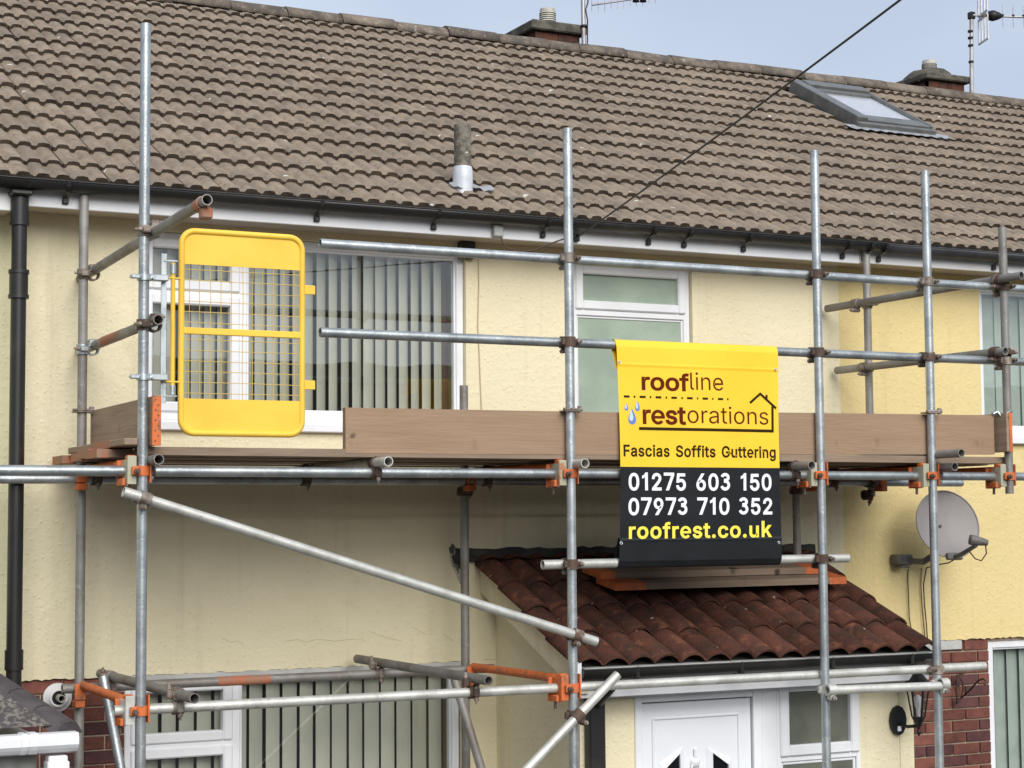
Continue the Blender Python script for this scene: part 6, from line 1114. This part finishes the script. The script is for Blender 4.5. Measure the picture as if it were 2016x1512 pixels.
  't': (227, "-15,400 225,400 225,306 -15,306 44,92 44,492 147,492 147,98 148,86 150,79 152,76 154,74 160,72 171,71 173,71 177,71 183,72 188,73 193,73 218,78 238,-13 212,-21 203,-22 194,-24 186,-24 177,-25 168,-25 134,-22 103,-12 77,6 58,30 47,60", "4,6,5 4,7,6 3,1,0 3,2,1 4,8,7 31,8,4 31,9,8 31,10,9 18,20,19 31,11,10 31,12,11 17,20,18 16,20,17 15,20,16 31,13,12 14,20,15 13,20,14 31,20,13 30,20,31 29,20,30 28,20,29 27,20,28 27,21,20 27,22,21 26,22,27 26,23,22 26,24,23 26,25,24"),
  'u': (410, "269,0 242,-15 213,-23 183,-26 155,-24 129,-18 105,-8 83,7 65,26 50,49 40,76 34,106 32,138 32,400 135,400 135,145 137,121 143,103 152,89 165,80 180,74 200,71 214,72 227,75 239,80 249,87 258,96 265,107 270,120 274,135 275,153 275,400 378,400 378,-21 277,-21 277,113 339,113 312,50 293,21", "12,14,13 12,15,14 30,32,31 30,36,32 36,33,32 29,36,30 12,16,15 11,16,12 28,36,29 11,17,16 27,35,28 35,36,28 27,34,35 37,33,36 26,34,27 10,17,11 10,18,17 25,34,26 10,19,18 24,34,25 23,0,24 0,34,24 10,20,19 9,20,10 22,0,23 9,21,20 21,0,22 9,0,21 38,33,37 8,0,9 7,0,8 0,33,38 6,0,7 6,1,0 34,33,0 5,1,6 5,2,1 4,2,5 4,3,2"),
 },
}
BX0, BX1 = 4.779, 5.794; BZ1, BZ0 = ZM+R+.004, ZB-R-.004
bn = empty('banner', ((BX0+BX1)/2, YLF-.03, BZ0)); tag(bn, 'yellow and black vinyl advertising banner with phone numbers, tied between scaffold tubes', 'banner')
YB = YLF-R-.004
def by(X, z):
    u = (X-BX0)/(BX1-BX0); v_ = (z-BZ0)/(BZ1-BZ0)
    hem = .0028*(math.exp(-((z-(BZ1-.135))/.005)**2)+math.exp(-((z-(BZ0+.145))/.005)**2))+(.0018 if z > BZ1-.135 or z < BZ0+.145 else 0)
    return YB-hem-.014*max(0., sin(pi*v_))**.5-.004*sin(3.1*u+1.2)*sin(pi*v_)-.003*sin(7*u+5*v_)*sin(pi*v_)
def bx_in(X, z):                          # cloth draws in slightly at mid height
    v_ = (z-BZ0)/(BZ1-BZ0); u = (X-BX0)/(BX1-BX0); return X+.008*sin(pi*v_)*(1-2*u)
zsplit = (at(1180+105/3.024, 640+845/3.024, YB).z+at(1180+1075/3.024, 640+851/3.024, YB).z)/2
def sheet(z0, z1, m_, name, hem):
    b = MB(); nx, nzz = 28, 110; zs = [z0+(z1-z0)*j/nzz for j in range(nzz+1)]; rows = []
    for z in zs: rows.append([(bx_in(BX0+(BX1-BX0)*i/nx, z), by(BX0+(BX1-BX0)*i/nx, z), z) for i in range(nx+1)])
    cz, rr = (ZM, R+.004) if hem > 0 else (ZB, R+.004)
    ring = []
    for k in range(1, 9):
        a = pi*k/8; ring.append([(BX0+(BX1-BX0)*i/nx, YLF-rr*cos(a), cz+hem*rr*sin(a)) for i in range(nx+1)])
    tail = [[(bx_in(BX0+(BX1-BX0)*i/nx, cz-hem*q), YLF+rr-(rr*2-.004)*min(1, q/.13), cz-hem*q) for i in range(nx+1)] for q in (.05, .1, .13)]
    core = [[(BX0+(BX1-BX0)*i/nx, YLF-rr, cz) for i in range(nx+1)]]
    if hem > 0: rows = [r0 for r0 in rows if r0[0][2] < cz-.004]+core+ring+tail
    else: rows = (core+ring+tail)[::-1]+[r0 for r0 in rows if r0[0][2] > cz+.004]
    if hem < 0: pass
    vs = [p for r0 in rows for p in r0]; w1 = nx+1
    fs = [(j*w1+i, j*w1+i+1, (j+1)*w1+i+1, (j+1)*w1+i) for j in range(len(rows)-1) for i in range(nx)]
    b.add(vs, fs, 0, True); return b.build(name, m_, bn)
sheet(zsplit, BZ1, BANY, 'yellow_panel', 1); sheet(BZ0, zsplit+.0005, BANK, 'black_panel', -1)
ZQ = lambda zx, zy: at(1180+zx/3.024, 640+zy/3.024, YB-.0)
def lay(b, name, m_):
    for p in b.v: p.y = by(p.x, p.z)-.0012
    return b.build(name, m_, bn)
def text(s, zx0, zx1, ztop, zbase, m_, style, track=0):
    """one mesh per word, laid on the cloth"""
    words = []; pen = 0
    for wd in s.split(' '):
        vs = []; fs = []
        for ch in wd:
            adv, gv, gf = GLYPHS[style][ch]; n = len(vs)
            vs += [(pen+float(a.split(',')[0]), float(a.split(',')[1])) for a in gv.split()]
            fs += [tuple(n+int(i) for i in a.split(',')) for a in gf.split()]; pen += adv+track
        words.append((vs, fs)); pen += 270+track
    allv = [p for w in words for p in w[0]]; x0 = min(p[0] for p in allv); x1 = max(p[0] for p in allv); yt = max(p[1] for p in allv)
    L0, L1 = ZQ(zx0, zbase), ZQ(zx1, zbase); T0, T1 = ZQ(zx0, ztop), ZQ(zx1, ztop); zb_ = (L0.z+L1.z)/2; zt_ = (T0.z+T1.z)/2
    for vs, fs in words:
        b = MB(); b.add([Vector((L0.x+(x-x0)/(x1-x0)*(L1.x-L0.x), 0, zb_+y_/yt*(zt_-zb_))) for x, y_ in vs], fs); lay(b, 'lettering', m_)
# (text boxes in the banner's own measured layout; slope of the photographed rows is removed by averaging)
text('roof', 245, 528, 284, 388, INK_BROWN, 'B'); text('line', 534, 730, 284, 388, INK_BROWN, 'R')
text('rest', 250, 508, 488, 588, INK_BROWN, 'B'); text('orations', 516, 1000, 486, 588, INK_BROWN, 'R')
text('Fascias Soffits Guttering', 133, 1043, 716, 785, INK_DARK, 'B', 30)
text('01275 603 150', 163, 1017, 880, 982, INK_WHITE, 'B', 25); text('07973 710 352', 163, 1022, 1026, 1126, INK_WHITE, 'B', 25)
text('roofrest.co.uk', 168, 1022, 1168, 1264, INK_YELLOW, 'B', 40)
def bar(zx0, zy0, zx1, zy1, th, level=False):
    p, q = ZQ(zx0, zy0), ZQ(zx1, zy1)
    if level: p.z = q.z = (p.z+q.z)/2
    d = Vector((q.x-p.x, 0, q.z-p.z)); nn = Vector((-d.z, 0, d.x)).normalized()*th/2; n = max(1, int(d.length/.05)); b = MB(); vs = []
    for i in range(n+1): c = p+d*(i/n); vs += [Vector((c.x, 0, c.z))+nn, Vector((c.x, 0, c.z))-nn]
    b.add(vs, [(2*i+1, 2*i+3, 2*i+2, 2*i) for i in range(n)]); return b
PXM = 1/3.024*.00318
b = MB()
for a, c in ((138, 172), (197, 207), (232, 268), (293, 302), (327, 361), (386, 395), (420, 453), (480, 488), (513, 546), (572, 579), (605, 637), (663, 670), (697, 728), (752, 760)):
    q = bar(a, 434, c, 434, 11*PXM, True); b.add(q.v, q.f)
zc = ZQ(450, 434).z
h_ = 5.5*PXM
for i, p in enumerate(b.v): p.z = zc+(h_ if i % 2 == 0 else -h_)
lay(b, 'dashed_line', INK_DARK)
b = MB()
for q in (bar(890, 464, 956, 406, 13*PXM), bar(948, 406, 1047, 497, 13*PXM)): b.add(q.v, q.f)
for q in (bar(990, 416, 990, 445, 13*PXM), bar(1025, 484, 1025, 638, 14*PXM)): b.add(q.v, [f[::-1] for f in q.f] if False else q.f)
lay(b, 'house_outline', INK_DARK)
z0 = ZQ(630, 624).z; b = MB(); xa, xb = ZQ(227, 618).x, ZQ(1031, 630).x; n = 16
vs = []
for i in range(n+1): X = xa+(xb-xa)*i/n; vs += [Vector((X, 0, z0+7.5*PXM)), Vector((X, 0, z0-7.5*PXM))]
b.add(vs, [(2*i+1, 2*i+3, 2*i+2, 2*i) for i in range(n)]); lay(b, 'underline', INK_DARK)
for cx, cy, w_, h_ in ((152, 487, 25, 38), (218, 482, 30, 52), (186, 545, 50, 80)):
    b = MB(); n = 24; c0 = ZQ(cx, cy); o = [Vector((c0.x+1.25*w_/2*PXM*sin(t)*sin(t/2)**1.3, 0, c0.z+h_/2*PXM*cos(t))) for t in [2*pi*(i+.5)/n for i in range(n)]]
    b.add(o, [tuple(range(n))]); lay(b, 'water_drop', INK_BLUE)
    b = MB(); b.add([Vector((c0.x-.1*w_*PXM+(p.x-c0.x)*.5, 0, c0.z+.08*h_*PXM+(p.z-c0.z)*.72)) for p in o], [tuple(range(n))])
    for p in b.v: p.y = by(p.x, p.z)-.0016
    b.build('drop_highlight', INK_PALE, bn)
for zx, zy in ((113, 222), (1042, 265), (123, 1298), (1062, 1295)):
    c0 = ZQ(zx, zy); c0.y = by(c0.x, c0.z); b = MB(); b.lathe(c0, (0, -1, 0), [(.004, .001), (.0045, .004), (.008, .0045), (.0095, .0005)], 14); b.build('eyelet', ZINC, bn)
